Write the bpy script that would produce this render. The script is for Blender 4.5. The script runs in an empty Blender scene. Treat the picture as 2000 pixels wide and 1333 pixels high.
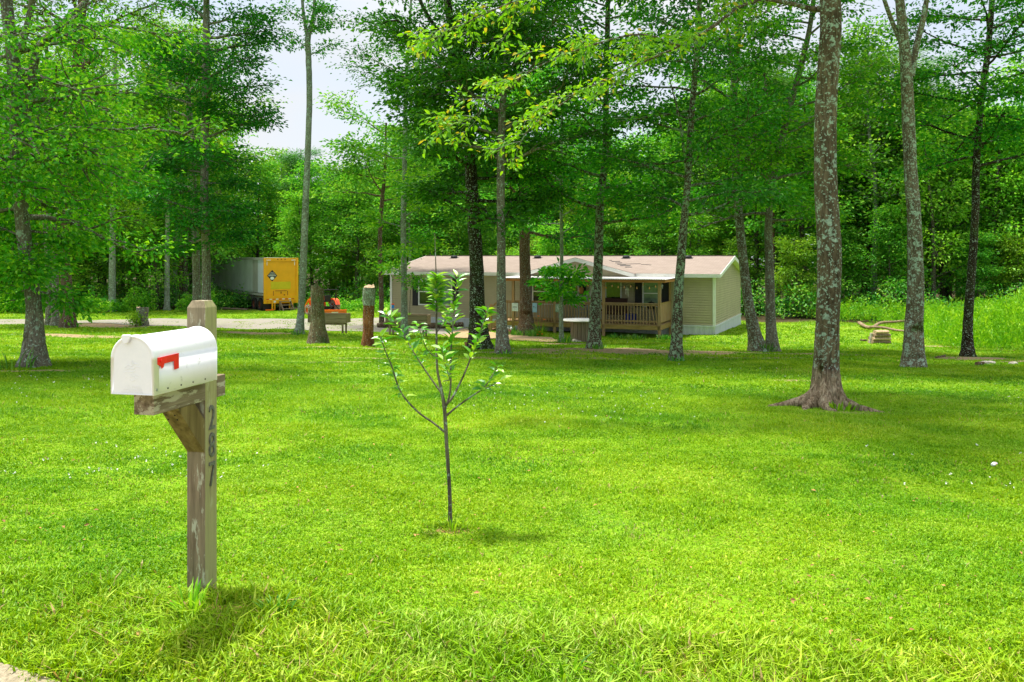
import bpy, bmesh, math, random
import numpy as np
from mathutils import Vector, Matrix

# ------------------------------------------------------------------ camera, world, sun, exposure
scene = bpy.context.scene
COL = scene.collection
F, HZ, CZ = 1650.0, 500.0, 1.48            # focal length in photo pixels, horizon row, eye height (m)
cam_d = bpy.data.cameras.new("camera")
cam_d.sensor_width = 36.0
cam_d.lens = F / 2000 * 36
cam_d.shift_y = -(666.5 - HZ) / 2000
cam_d.clip_start = 0.05
cam_d.clip_end = 1000
cam = bpy.data.objects.new("camera", cam_d)
cam.location = (0, 0, CZ)
cam.rotation_euler = (math.radians(90), 0, 0)
COL.objects.link(cam)
scene.camera = cam

SUN_EL, SUN_DIR = math.radians(73), Vector((-0.80, 0.50, 0)).normalized()
world = bpy.data.worlds.new("World")
scene.world = world
world.use_nodes = True
nt = world.node_tree
nt.nodes.clear()
out = nt.nodes.new("ShaderNodeOutputWorld")
bg = nt.nodes.new("ShaderNodeBackground")
bg.inputs[1].default_value = 0.15
sky = nt.nodes.new("ShaderNodeTexSky")
sky.sky_type = 'NISHITA'
sky.sun_disc = False
sky.sun_elevation = SUN_EL
sky.sun_rotation = math.atan2(SUN_DIR.x, SUN_DIR.y)
tc = nt.nodes.new("ShaderNodeTexCoord")
mp = nt.nodes.new("ShaderNodeMapping")
mp.inputs['Scale'].default_value = (1.0, 1.0, 2.6)
ns = nt.nodes.new("ShaderNodeTexNoise")
ns.inputs['Scale'].default_value = 2.3
ns.inputs['Detail'].default_value = 4
ns.inputs['Roughness'].default_value = 0.5
cr = nt.nodes.new("ShaderNodeValToRGB")
cr.color_ramp.elements[0].position = 0.30
cr.color_ramp.elements[0].color = (0.62, 0.62, 0.62, 1)
cr.color_ramp.elements[1].position = 0.62
cr.color_ramp.elements[1].color = (1, 1, 1, 1)
cl = nt.nodes.new("ShaderNodeValToRGB")
cl.color_ramp.elements[0].position = 0.35
cl.color_ramp.elements[0].color = (2.75, 2.95, 3.2, 1)
cl.color_ramp.elements[1].position = 0.7
cl.color_ramp.elements[1].color = (3.45, 3.52, 3.62, 1)
mx = nt.nodes.new("ShaderNodeMixRGB")
L = nt.links.new
L(tc.outputs['Generated'], mp.inputs[0]); L(mp.outputs[0], ns.inputs[0])
L(ns.outputs[0], cr.inputs[0]); L(ns.outputs[0], cl.inputs[0])
L(cr.outputs[0], mx.inputs[0]); L(sky.outputs[0], mx.inputs[1]); L(cl.outputs[0], mx.inputs[2])
sz = nt.nodes.new("ShaderNodeSeparateXYZ"); L(tc.outputs['Generated'], sz.inputs[0])
zr = nt.nodes.new("ShaderNodeMapRange"); L(sz.outputs[2], zr.inputs[0])       # an overcast sky is brightest overhead
zr.inputs['From Min'].default_value = 0.25; zr.inputs['From Max'].default_value = 1.0
zr.inputs['To Min'].default_value = 1.0; zr.inputs['To Max'].default_value = 2.3
zm = nt.nodes.new("ShaderNodeMixRGB"); zm.blend_type = 'MULTIPLY'; zm.inputs[0].default_value = 1.0
L(cl.outputs[0], zm.inputs[1]); L(zr.outputs[0], zm.inputs[2]); L(zm.outputs[0], mx.inputs[2])
L(mx.outputs[0], bg.inputs[0]); L(bg.outputs[0], out.inputs[0])

sun_d = bpy.data.lights.new("sun", 'SUN')
sun_d.energy = 4.6  # bright summer noon through thin cloud
sun_d.angle = math.radians(6)
sun_d.color = (1.0, 0.95, 0.86)
sun = bpy.data.objects.new("sun", sun_d)
sv = Vector((SUN_DIR.x * math.cos(SUN_EL), SUN_DIR.y * math.cos(SUN_EL), math.sin(SUN_EL)))
sun.rotation_euler = sv.to_track_quat('Z', 'Y').to_euler()
sun.location = (20, -10, 40)
COL.objects.link(sun)

vs = scene.view_settings
vs.view_transform = 'Standard'
vs.look = 'None'
vs.exposure = 0.86
vs.gamma = 1.0
scene.cycles.max_bounces = 7
scene.cycles.diffuse_bounces = 2
scene.cycles.glossy_bounces = 2
scene.cycles.transmission_bounces = 5
scene.cycles.transparent_max_bounces = 6
scene.cycles.caustics_reflective = False
scene.cycles.caustics_refractive = False
scene.cycles.sample_clamp_indirect = 6
scene.cycles.use_denoising = True

R = np.random.default_rng(287)
random.seed(287)

# ------------------------------------------------------------------ terrain and picking points on it
TT = np.array([-200, 2.42, 2.60, 3.2, 3.64, 4.2, 5.0, 38.5, 44, 50, 62, 75, 120, 600.])
DD = np.array([1.53, 1.53, 1.485, 1.47, 1.48, 1.535, 1.60, 3.75, 3.83, 3.9, 4.1, 4.2, 4.4, 6.0])
_t = np.linspace(-50, 700, 15001)
_d = np.interp(_t, TT, DD)
_k = np.hanning(17); _k /= _k.sum()
_d[8:-8] = np.convolve(_d, _k, 'valid')
_w = np.hanning(61); _w /= _w.sum()
_far = np.convolve(_d, _w, 'same')
_d = np.where((_t > 12) & (_t < 650), _far, _d)


def gz(x, y):
    x = np.asarray(x, float); y = np.asarray(y, float)
    t = 0.224 * x + 0.974 * y
    z = CZ - np.interp(t, _t, _d)
    far = np.clip((t - 6) / 20, 0, 1)
    z = z + (0.012 * np.sin(x * 1.9 + 0.7 * y) + 0.01 * np.sin(y * 2.3 - x * 0.6)) * np.clip((t - 3) / 2, 0, 1)
    z = z + far * (0.05 * np.sin(x * 0.31 + 1.3) * np.sin(y * 0.27) + 0.03 * np.sin(x * 0.8 - y * 0.5))
    z = z + 0.16 * np.exp(-((x - 0.5) ** 2 / 9 + (y - 40.5) ** 2 / 6))
    return z


def P(px, py, Y):
    return Vector(((px - 1000) / F * Y, Y, CZ - (py - HZ) / F * Y))


def GP(px, py):
    k = (px - 1000) / F; m = (py - HZ) / F
    Y = np.concatenate([np.linspace(2.5, 20, 3500), np.linspace(20, 160, 7000)])
    h = (CZ - m * Y) - gz(k * Y, Y)
    i = np.argmax(h < 0)
    y = Y[i] if h[i] < 0 else 160.0
    return Vector((k * y, y, float(gz(k * y, y))))


# ------------------------------------------------------------------ materials
def new_mat(name):
    m = bpy.data.materials.new(name)
    m.use_nodes = True
    n = m.node_tree
    n.nodes.clear()
    return m, n, n.nodes.new("ShaderNodeOutputMaterial")


def ramp(n, stops, fac=None, interp=None):
    r = n.nodes.new("ShaderNodeValToRGB")
    e = r.color_ramp.elements
    while len(e) < len(stops):
        e.new(0.5)
    for i, (p, c) in enumerate(stops):
        e[i].position = p
        e[i].color = (c[0], c[1], c[2], 1) if not isinstance(c, float) else (c, c, c, 1)
    if interp:
        r.color_ramp.interpolation = interp
    if fac is not None:
        n.links.new(fac, r.inputs[0])
    return r.outputs[0]


def noise(n, scale, vec=None, detail=4, rough=0.55, stretch=None, coord='Object', dist=0.0):
    t = n.nodes.new("ShaderNodeTexNoise")
    t.inputs['Scale'].default_value = scale
    t.inputs['Detail'].default_value = detail
    t.inputs['Roughness'].default_value = rough
    t.inputs['Distortion'].default_value = dist
    if vec is None:
        c = n.nodes.new("ShaderNodeTexCoord")
        vec = c.outputs[coord]
    if stretch:
        m = n.nodes.new("ShaderNodeMapping")
        m.inputs['Scale'].default_value = stretch
        n.links.new(vec, m.inputs[0]); vec = m.outputs[0]
    n.links.new(vec, t.inputs[0])
    return t.outputs[0]


def mixc(n, f, a, b, mode='MIX'):
    x = n.nodes.new("ShaderNodeMixRGB")
    x.blend_type = mode
    for s, v in ((0, f), (1, a), (2, b)):
        if isinstance(v, (int, float)):
            x.inputs[s].default_value = v
        elif isinstance(v, tuple):
            x.inputs[s].default_value = (v[0], v[1], v[2], 1)
        else:
            n.links.new(v, x.inputs[s])
    return x.outputs[0]


def principled(n, o, col, rough=0.7, metal=0.0, spec=0.3, bump=None, bstr=0.3, bdist=0.01):
    p = n.nodes.new("ShaderNodeBsdfPrincipled")
    if isinstance(col, tuple):
        p.inputs['Base Color'].default_value = (*col, 1)
    else:
        n.links.new(col, p.inputs['Base Color'])
    if isinstance(rough, (int, float)):
        p.inputs['Roughness'].default_value = rough
    else:
        n.links.new(rough, p.inputs['Roughness'])
    p.inputs['Metallic'].default_value = metal
    p.inputs['Specular IOR Level'].default_value = spec
    if bump is not None:
        b = n.nodes.new("ShaderNodeBump")
        b.inputs['Strength'].default_value = bstr
        b.inputs['Distance'].default_value = bdist
        n.links.new(bump, b.inputs['Height'])
        n.links.new(b.outputs[0], p.inputs['Normal'])
    n.links.new(p.outputs[0], o.inputs[0])
    return p


def simple(name, col, rough=0.6, metal=0.0, spec=0.3, var=0.12, scale=6.0, bstr=0.15, stretch=None):
    m, n, o = new_mat(name)
    f = noise(n, scale, detail=5, stretch=stretch)
    d = tuple(c * (1 - var * 1.6) for c in col); b = tuple(min(1, c * (1 + var)) for c in col)
    c = ramp(n, [(0.3, d), (0.7, b)], f)
    principled(n, o, c, rough, metal, spec, f, bstr, 0.004)
    return m


def leaf_mat(name, stops, trans=0.4, gloss=0.07, grough=0.38, patch=None, bright=1.0, pscale=0.5):
    """leaf or blade: diffuse + translucent + a little gloss, colour varies leaf by leaf and tree by tree"""
    m, n, o = new_mat(name)
    a = n.nodes.new("ShaderNodeAttribute"); a.attribute_name = 'rnd'
    c = ramp(n, stops, a.outputs['Fac'])
    oi = n.nodes.new("ShaderNodeObjectInfo")
    hs = n.nodes.new("ShaderNodeHueSaturation")
    mr = n.nodes.new("ShaderNodeMapRange")
    mr.inputs['To Min'].default_value = 0.485; mr.inputs['To Max'].default_value = 0.515
    n.links.new(oi.outputs['Random'], mr.inputs[0]); n.links.new(mr.outputs[0], hs.inputs['Hue'])
    mv = n.nodes.new("ShaderNodeMapRange")
    mv.inputs['To Min'].default_value = 0.85 * bright; mv.inputs['To Max'].default_value = 1.18 * bright
    n.links.new(oi.outputs['Random'], mv.inputs[0]); n.links.new(mv.outputs[0], hs.inputs['Value'])
    n.links.new(c, hs.inputs['Color'])
    c = hs.outputs[0]
    if patch:
        f = noise(n, pscale, detail=3)
        c = mixc(n, ramp(n, [(0.42, 0.0), (0.62, 1.0)], f), c, mixc(n, 1.0, c, patch, 'MULTIPLY'))
    df = n.nodes.new("ShaderNodeBsdfDiffuse"); tr = n.nodes.new("ShaderNodeBsdfTranslucent")
    gl = n.nodes.new("ShaderNodeBsdfGlossy"); gl.inputs['Roughness'].default_value = grough
    gl.inputs['Color'].default_value = (0.75, 0.85, 0.75, 1)
    n.links.new(c, df.inputs[0])
    tcol = mixc(n, 1.0, c, (1.35, 1.25, 0.55), 'MULTIPLY')
    n.links.new(tcol, tr.inputs[0])
    m1 = n.nodes.new("ShaderNodeMixShader"); m1.inputs[0].default_value = trans
    n.links.new(df.outputs[0], m1.inputs[1]); n.links.new(tr.outputs[0], m1.inputs[2])
    m2 = n.nodes.new("ShaderNodeMixShader"); m2.inputs[0].default_value = gloss
    n.links.new(m1.outputs[0], m2.inputs[1]); n.links.new(gl.outputs[0], m2.inputs[2])
    n.links.new(m2.outputs[0], o.inputs[0])
    return m


def bark_mat(name, dark, light, lichen_amt=0.5, lichen=(0.34, 0.44, 0.35), moss=0.0, scale=1.0, bare=False):
    m, n, o = new_mat(name)
    rid = noise(n, 9 * scale, detail=7, rough=0.72, stretch=(2.6, 2.6, 0.45), dist=0.5)
    big = noise(n, 1.6, detail=3)
    c = ramp(n, [(0.34, dark), (0.62, light)], rid)
    c = mixc(n, ramp(n, [(0.35, 0.0), (0.7, 0.55)], big), c, tuple(x * 0.55 for x in dark))
    l1 = noise(n, 7.5 * scale, detail=6, rough=0.66)
    th = 0.68 - 0.155 * lichen_amt
    mask = ramp(n, [(th, 0.0), (th + 0.035, 1.0)], l1)
    l2 = noise(n, 26 * scale, detail=3, rough=0.6)
    mask2 = ramp(n, [(0.62 - 0.07 * lichen_amt, 0.0), (0.66 - 0.07 * lichen_amt, 0.9)], l2)
    mk = mixc(n, 1.0, mask, mask2, 'LIGHTEN')
    vo = n.nodes.new("ShaderNodeTexVoronoi"); vo.inputs['Scale'].default_value = 6.5 * scale
    tcv = n.nodes.new("ShaderNodeTexCoord"); n.links.new(tcv.outputs['Object'], vo.inputs['Vector'])
    wob = noise(n, 30 * scale, detail=3)
    dsum = n.nodes.new("ShaderNodeMath"); dsum.operation = 'MULTIPLY_ADD'; n.links.new(wob, dsum.inputs[0]); dsum.inputs[1].default_value = 0.35; n.links.new(vo.outputs['Distance'], dsum.inputs[2])
    ros = ramp(n, [(0.36, 1.0), (0.40, 0.0)], dsum.outputs[0])
    sel = ramp(n, [(0.52 - 0.04 * lichen_amt, 0.0), (0.56 - 0.04 * lichen_amt, min(1.0, lichen_amt * 1.6))], noise(n, 2.4 * scale, detail=2))
    mk = mixc(n, 1.0, mk, mixc(n, 1.0, ros, sel, 'MULTIPLY'), 'LIGHTEN')
    lc = ramp(n, [(0.3, tuple(x * 0.72 for x in lichen)), (0.7, tuple(min(1, x * 1.25) for x in lichen))], l2)
    c = mixc(n, mk, c, lc)
    if moss > 0:
        g = noise(n, 2.2, detail=4)
        c = mixc(n, ramp(n, [(0.5, 0.0), (0.66, moss)], g), c, (0.05, 0.11, 0.02))
    if bare:
        sx = n.nodes.new("ShaderNodeSeparateXYZ"); tcb = n.nodes.new("ShaderNodeTexCoord"); n.links.new(tcb.outputs['Object'], sx.inputs[0])
        ad = n.nodes.new("ShaderNodeMath"); ad.operation = 'MULTIPLY_ADD'; n.links.new(noise(n, 5, detail=4, stretch=(1.5, 1.5, .5)), ad.inputs[0]); ad.inputs[1].default_value = -0.9; n.links.new(sx.outputs[2], ad.inputs[2])
        bm_k = ramp(n, [(0.0, 0.9), (0.18, 0.0)], ad.outputs[0])
        c = mixc(n, bm_k, c, ramp(n, [(0.36, (0.07, 0.045, 0.025)), (0.5, (0.28, 0.20, 0.13)), (0.62, (0.54, 0.42, 0.30))], rid))
    principled(n, o, c, 0.92, 0, 0.15, rid, 1.0, 0.05)
    return m


def wood_mat(name, dark, light, axis='z', grain=26, extra=None, amt=0.5, grey=None, rough=0.85, algae=None):
    m, n, o = new_mat(name)
    st = {'x': (0.06, 1, 1), 'y': (1, 0.06, 1), 'z': (1, 1, 0.06)}[axis]
    g = noise(n, grain, detail=6, rough=0.62, stretch=st, dist=0.4)
    b = noise(n, 3.0, detail=3)
    c = ramp(n, [(0.32, dark), (0.66, light)], g)
    if grey:
        c = mixc(n, ramp(n, [(0.38, 0.0), (0.66, 0.8)], b), c, grey)
    if extra:
        st2 = {'x': (0.22, 1, 1), 'y': (1, 0.22, 1), 'z': (1, 1, 0.22)}[axis]
        e = noise(n, 30, detail=5, rough=0.7, stretch=st2)
        c = mixc(n, ramp(n, [(0.64 - 0.14 * amt, 0.0), (0.69 - 0.14 * amt, 0.85)], e), c, extra)
    if algae:       # algae grows over the face that looks along +x
        gn = n.nodes.new("ShaderNodeNewGeometry"); vt = n.nodes.new("ShaderNodeVectorTransform"); vt.vector_type = 'NORMAL'; vt.convert_from = 'WORLD'; vt.convert_to = 'OBJECT'
        n.links.new(gn.outputs['True Normal'], vt.inputs[0]); sx = n.nodes.new("ShaderNodeSeparateXYZ"); n.links.new(vt.outputs[0], sx.inputs[0])
        fc = ramp(n, [(0.6, 0.0), (0.9, 0.75)], sx.outputs[0])
        c = mixc(n, mixc(n, 1.0, fc, ramp(n, [(0.25, 0.4), (0.5, 1.0)], g), 'MULTIPLY'), c, algae)
    principled(n, o, c, rough, 0, 0.2, g, 0.7, 0.006)
    return m


M = {}
M['grass'] = leaf_mat('grass_blades', [(0.0, (0.045, 0.14, 0.002)), (0.3, (0.14, 0.285, 0.002)), (0.72, (0.275, 0.405, 0.003)), (0.93, (0.44, 0.52, 0.05)), (1.0, (0.38, 0.25, 0.10))],
                      trans=0.30, gloss=0.018, grough=0.5, patch=(0.62, 0.84, 0.9), pscale=0.55)
M['weed'] = leaf_mat('tall_weed_leaves', [(0, (0.10, 0.34, 0.006)), (0.6, (0.22, 0.50, 0.01)), (1, (0.38, 0.60, 0.04))], trans=0.4, gloss=0.02, grough=0.5)
M['under'] = leaf_mat('undergrowth_leaves', [(0, (0.02, 0.14, 0.014)), (0.6, (0.10, 0.36, 0.03)), (1, (0.34, 0.58, 0.14))], trans=0.4, gloss=0.03, grough=0.5, patch=(1.3, 1.15, 0.8), pscale=0.12)
M['oak'] = leaf_mat('oak_leaves', [(0, (0.007, 0.09, 0.008)), (0.6, (0.034, 0.24, 0.010)), (1, (0.17, 0.46, 0.015))], trans=0.30, gloss=0.025, grough=0.5)
M['maple'] = leaf_mat('maple_leaves', [(0, (0.014, 0.12, 0.008)), (0.6, (0.085, 0.33, 0.010)), (1, (0.31, 0.57, 0.02))], trans=0.34, gloss=0.025, grough=0.5)
M['hickory'] = leaf_mat('hickory_leaves', [(0, (0.05, 0.25, 0.008)), (0.6, (0.15, 0.44, 0.01)), (0.94, (0.30, 0.58, 0.02)), (1, (0.52, 0.46, 0.03))], trans=0.45, gloss=0.03, grough=0.5)
M['wood_a'] = leaf_mat('woodland_leaves', [(0, (0.022, 0.15, 0.012)), (0.6, (0.11, 0.37, 0.02)), (1, (0.38, 0.64, 0.07))], trans=0.42, gloss=0.02, grough=0.5)
M['wood_b'] = leaf_mat('woodland_leaves_light', [(0, (0.05, 0.22, 0.008)), (0.6, (0.19, 0.45, 0.02)), (1, (0.44, 0.66, 0.07))], trans=0.42, gloss=0.02, grough=0.5)
M['pine'] = leaf_mat('pine_needles', [(0, (0.03, 0.14, 0.025)), (0.6, (0.08, 0.26, 0.03)), (1, (0.18, 0.38, 0.05))], trans=0.25, gloss=0.02)
M['sapling'] = leaf_mat('sapling_leaves', [(0, (0.03, 0.22, 0.008)), (0.5, (0.14, 0.42, 0.015)), (1, (0.40, 0.62, 0.05))], trans=0.40, gloss=0.10, grough=0.35)

M['bark_grey'] = bark_mat('bark_grey', (0.07, 0.058, 0.042), (0.31, 0.275, 0.205), 0.55)
M['bark_lichen'] = bark_mat('bark_lichen', (0.06, 0.045, 0.028), (0.26, 0.215, 0.145), 0.8, scale=1.0)
M['bark_big'] = bark_mat('bark_large_tree', (0.045, 0.031, 0.018), (0.25, 0.19, 0.12), 0.66, bare=True)
M['bark_dark'] = bark_mat('bark_dark', (0.013, 0.009, 0.005), (0.065, 0.045, 0.028), 0.42, moss=0.4)
M['bark_pale'] = bark_mat('bark_pale', (0.13, 0.14, 0.10), (0.33, 0.35, 0.26), 0.8, moss=0.3)
M['bark_spot'] = bark_mat('bark_spotted', (0.035, 0.022, 0.014), (0.13, 0.09, 0.055), 1.0, lichen=(0.25, 0.36, 0.22), scale=1.1)
M['bark_brown'] = bark_mat('bark_brown', (0.05, 0.028, 0.014), (0.22, 0.15, 0.09), 0.2)
M['bark_wood'] = bark_mat('bark_woodland', (0.03, 0.022, 0.014), (0.15, 0.12, 0.08), 0.3, moss=0.3)
M['bark_pine'] = bark_mat('bark_pine', (0.045, 0.02, 0.013), (0.20, 0.095, 0.06), 0.0)
M['bark_stump'] = bark_mat('stump_bark', (0.05, 0.033, 0.018), (0.27, 0.205, 0.13), 0.12, moss=0.7)
M['root'] = bark_mat('bare_roots', (0.16, 0.10, 0.055), (0.48, 0.34, 0.22), 0.05)
M['rotten'] = bark_mat('bare_rotten_wood', (0.09, 0.03, 0.012), (0.36, 0.15, 0.06), 0.12, lichen=(0.4, 0.36, 0.3))
M['cutwood'] = simple('cut_wood_face', (0.50, 0.36, 0.22), 0.85, var=0.3, scale=22)


def ground_material():
    m, n, o = new_mat('lawn_soil')
    c = n.nodes.new("ShaderNodeTexCoord").outputs['Object']
    a = noise(n, 0.55, c, 3); b = noise(n, 14, c, 6, 0.7); d = noise(n, 90, c, 4, 0.7)
    g = ramp(n, [(0.30, (0.06, 0.15, 0.004)), (0.5, (0.15, 0.31, 0.005)), (0.72, (0.26, 0.36, 0.03))], b)
    g = mixc(n, 0.55, g, mixc(n, 1.0, g, ramp(n, [(0.3, (0.25, 0.35, 0.3)), (0.7, (1.6, 1.5, 1.1))], d), 'MULTIPLY'))
    dirt = ramp(n, [(0.3, (0.20, 0.13, 0.06)), (0.7, (0.42, 0.31, 0.19))], b)
    th_ = noise(n, 34, c, 5, 0.8)
    g = mixc(n, ramp(n, [(0.52, 0.0), (0.66, 0.8)], th_), g, (0.20, 0.145, 0.05))
    litter = ramp(n, [(0.3, (0.02, 0.02, 0.008)), (0.6, (0.07, 0.05, 0.025)), (0.8, (0.06, 0.12, 0.02))], b)
    at = n.nodes.new("ShaderNodeAttribute"); at.attribute_name = 'dirt'
    aw = n.nodes.new("ShaderNodeAttribute"); aw.attribute_name = 'litter'
    nf = mixc(n, 1.0, at.outputs['Fac'], ramp(n, [(0.3, 0.35), (0.7, 1.5)], b), 'MULTIPLY')
    col = mixc(n, ramp(n, [(0.28, 0.0), (0.55, 1.0)], nf), g, dirt)
    col = mixc(n, aw.outputs['Fac'], col, litter)
    principled(n, o, col, 0.95, 0, 0.1, d, 0.5, 0.02)
    return m


def gravel_mat(name, dark, light, sc=40):
    m, n, o = new_mat(name)
    c = n.nodes.new("ShaderNodeTexCoord").outputs['Object']
    a = noise(n, sc, c, 6, 0.75); b = noise(n, 0.8, c, 4)
    col = ramp(n, [(0.3, dark), (0.68, light)], a)
    col = mixc(n, ramp(n, [(0.45, 0.0), (0.7, 0.35)], b), col, (0.20, 0.25, 0.08))
    principled(n, o, col, 0.95, 0, 0.1, a, 0.6, 0.02)
    return m


M['soil'] = ground_material()
M['gravel'] = gravel_mat('driveway_gravel', (0.13, 0.115, 0.095), (0.36, 0.33, 0.285))
M['dirt'] = gravel_mat('bare_dirt', (0.24, 0.15, 0.075), (0.52, 0.37, 0.22), 18)
M['asphalt'] = gravel_mat('sandy_asphalt', (0.17, 0.135, 0.10), (0.50, 0.40, 0.29), 60)


def siding_mat():
    m, n, o = new_mat('tan_vinyl_siding')
    a = noise(n, 1.2, detail=5); b = noise(n, 30, detail=3, stretch=(0.1, 0.1, 1))
    c = ramp(n, [(0.3, (0.44, 0.38, 0.25)), (0.7, (0.53, 0.46, 0.31))], a)
    c = mixc(n, ramp(n, [(0.5, 0.0), (0.8, 0.2)], b), c, (0.25, 0.23, 0.15))
    principled(n, o, c, 0.55, 0, 0.3)
    return m


def roof_mat():
    m, n, o = new_mat('brown_asphalt_shingles')
    tc = n.nodes.new("ShaderNodeTexCoord")
    mpn = n.nodes.new("ShaderNodeMapping"); mpn.inputs['Scale'].default_value = (1, 1, 0)
    n.links.new(tc.outputs['Object'], mpn.inputs[0])
    br = n.nodes.new("ShaderNodeTexBrick")
    br.inputs['Color1'].default_value = (0.195, 0.165, 0.138, 1); br.inputs['Color2'].default_value = (0.27, 0.23, 0.195, 1)
    br.inputs['Mortar'].default_value = (0.19, 0.13, 0.10, 1)
    br.inputs['Scale'].default_value = 1.0
    br.inputs['Brick Width'].default_value = 0.30; br.inputs['Row Height'].default_value = 0.14
    br.inputs['Mortar Size'].default_value = 0.012
    n.links.new(mpn.outputs[0], br.inputs[0])
    a = noise(n, 0.9, detail=5); b = noise(n, 60, detail=3)
    c = mixc(n, ramp(n, [(0.4, 0.0), (0.7, 0.5)], a), br.outputs[0], (0.185, 0.15, 0.122))
    c = mixc(n, 0.3, c, ramp(n, [(0.3, (0.22, 0.15, 0.12)), (0.7, (0.36, 0.295, 0.25))], b))
    principled(n, o, c, 0.95, 0, 0.15, b, 0.4, 0.01)
    return m


M['siding'] = siding_mat()
M['shingle'] = roof_mat()
M['trim'] = simple('white_trim', (0.78, 0.78, 0.76), 0.5, var=0.06, scale=3)
M['skirt'] = simple('white_skirting', (0.66, 0.69, 0.72), 0.5, var=0.10, scale=3, stretch=(2, 2, 0.3))
M['black'] = simple('black_shutter', (0.018, 0.018, 0.022), 0.5, var=0.1)
M['darkmetal'] = simple('dark_metal', (0.03, 0.03, 0.033), 0.45, 0.6, var=0.2)
M['deckwood'] = wood_mat('treated_deck_wood', (0.20, 0.11, 0.045), (0.50, 0.32, 0.16), 'z', grey=(0.36, 0.25, 0.14))
M['deckwood_x'] = wood_mat('treated_rail_wood', (0.20, 0.11, 0.045), (0.52, 0.33, 0.17), 'x', grey=(0.36, 0.26, 0.15))
M['rimwood'] = wood_mat('olive_rim_board', (0.18, 0.12, 0.035), (0.44, 0.30, 0.10), 'x')
M['orangewood'] = wood_mat('orange_stained_board', (0.26, 0.10, 0.03), (0.55, 0.26, 0.10), 'x')
M['tinroof'] = simple('weathered_white_metal_roof', (0.68, 0.66, 0.62), 0.45, 0.1, var=0.15, scale=2.5)
M['glass_dark'] = simple('dark_window_glass', (0.012, 0.022, 0.02), 0.08, 0.0, 0.9, var=0.4, scale=1.2, bstr=0.02)
M['glass_green'] = simple('sheer_curtained_glass', (0.16, 0.24, 0.21), 0.12, 0.0, 0.9, var=0.3, scale=2, bstr=0.02)
M['orange'] = simple('orange_tractor_paint', (0.85, 0.09, 0.008), 0.35, 0, 0.5, var=0.12)
M['orange2'] = simple('bright_orange_steel', (0.90, 0.17, 0.01), 0.4, 0, 0.5, var=0.1)
M['yellow'] = simple('yellow_trailer_paint', (0.84, 0.39, 0.004), 0.45, 0, 0.4, var=0.06, scale=1.6)
M['yellow2'] = simple('faded_yellow_patch', (0.62, 0.50, 0.015), 0.6, 0, 0.3, var=0.08, scale=2)
M['aluminium'] = simple('weathered_aluminium', (0.44, 0.50, 0.455), 0.5, 0.05, 0.4, var=0.10, scale=0.9)
M['aluminium_dull'] = simple('dull_weathered_aluminium', (0.29, 0.31, 0.26), 0.6, 0.05, 0.4, var=0.10, scale=0.9)
M['aluminium_new'] = simple('pale_aluminium', (0.49, 0.55, 0.58), 0.5, 0.05, 0.4, var=0.06, scale=0.9)
M['rubber'] = simple('tyre_rubber', (0.035, 0.032, 0.030), 0.85, var=0.3, scale=12)
M['mudrubber'] = simple('muddy_tractor_tyre', (0.30, 0.24, 0.19), 0.9, var=0.45, scale=14)
M['rust'] = simple('rusty_steel', (0.20, 0.06, 0.03), 0.8, var=0.4, scale=9)
M['red'] = simple('red_lens', (0.55, 0.01, 0.01), 0.3, 0, 0.5, var=0.1)
M['white'] = simple('white_paint', (0.8, 0.8, 0.8), 0.5, var=0.06)
M['greymetal'] = simple('galvanised_metal', (0.34, 0.36, 0.36), 0.45, 0.6, var=0.15)
M['greywood'] = wood_mat('weathered_grey_planks', (0.13, 0.09, 0.06), (0.34, 0.26, 0.19), 'z')
M['planter'] = wood_mat('weathered_planter_boards', (0.13, 0.10, 0.055), (0.34, 0.28, 0.17), 'x')
M['blue'] = simple('blue_plastic', (0.01, 0.02, 0.22), 0.4, var=0.1)
M['pink'] = simple('magenta_pink', (0.62, 0.03, 0.22), 0.5, var=0.2)
M['signwhite'] = simple('pale_painted_sign', (0.62, 0.72, 0.74), 0.6, var=0.05)
M['signblue'] = simple('light_blue_sign', (0.30, 0.50, 0.72), 0.6, var=0.05)
M['signgreen'] = simple('pale_green_sign', (0.34, 0.48, 0.36), 0.6, var=0.35, scale=14)
M['terracotta'] = simple('terracotta', (0.46, 0.22, 0.12), 0.8, var=0.2)
M['flower'] = simple('orange_petals', (0.90, 0.22, 0.01), 0.7, var=0.1)
M['amber'] = simple('amber_bulb_glass', (0.75, 0.36, 0.12), 0.15, 0, 0.8, var=0.1)
M['stone'] = simple('pale_field_stone', (0.42, 0.38, 0.33), 0.9, var=0.3, scale=8, bstr=0.5)
M['furniture'] = simple('dark_brown_wicker', (0.07, 0.03, 0.022), 0.7, var=0.3, scale=30)
M['chairgrey'] = simple('grey_painted_chair', (0.40, 0.42, 0.42), 0.6, var=0.12)
M['mulch'] = simple('brown_mulch', (0.17, 0.10, 0.065), 0.95, var=0.5, scale=30)
M['deadleaf'] = simple('dead_leaf', (0.42, 0.22, 0.08), 0.8, var=0.4, scale=9)
M['clover'] = simple('white_clover_heads', (0.75, 0.75, 0.68), 0.8, var=0.1)


def mailbox_paint():
    m, n, o = new_mat('white_enamel')
    a = noise(n, 9, detail=6, rough=0.7, dist=0.8); s = noise(n, 26, detail=4, stretch=(1.2, 1.2, 0.3))
    c = ramp(n, [(0.3, (0.76, 0.77, 0.79)), (0.6, (0.82, 0.82, 0.83))], a)
    mk = mixc(n, 1.0, ramp(n, [(0.56, 0.0), (0.68, 1.0)], a), ramp(n, [(0.48, 0.0), (0.62, 1.0)], s), 'MULTIPLY')
    c = mixc(n, mk, c, (0.33, 0.35, 0.29))
    principled(n, o, c, 0.42, 0, 0.4, a, 0.10, 0.003)
    return m


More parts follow.
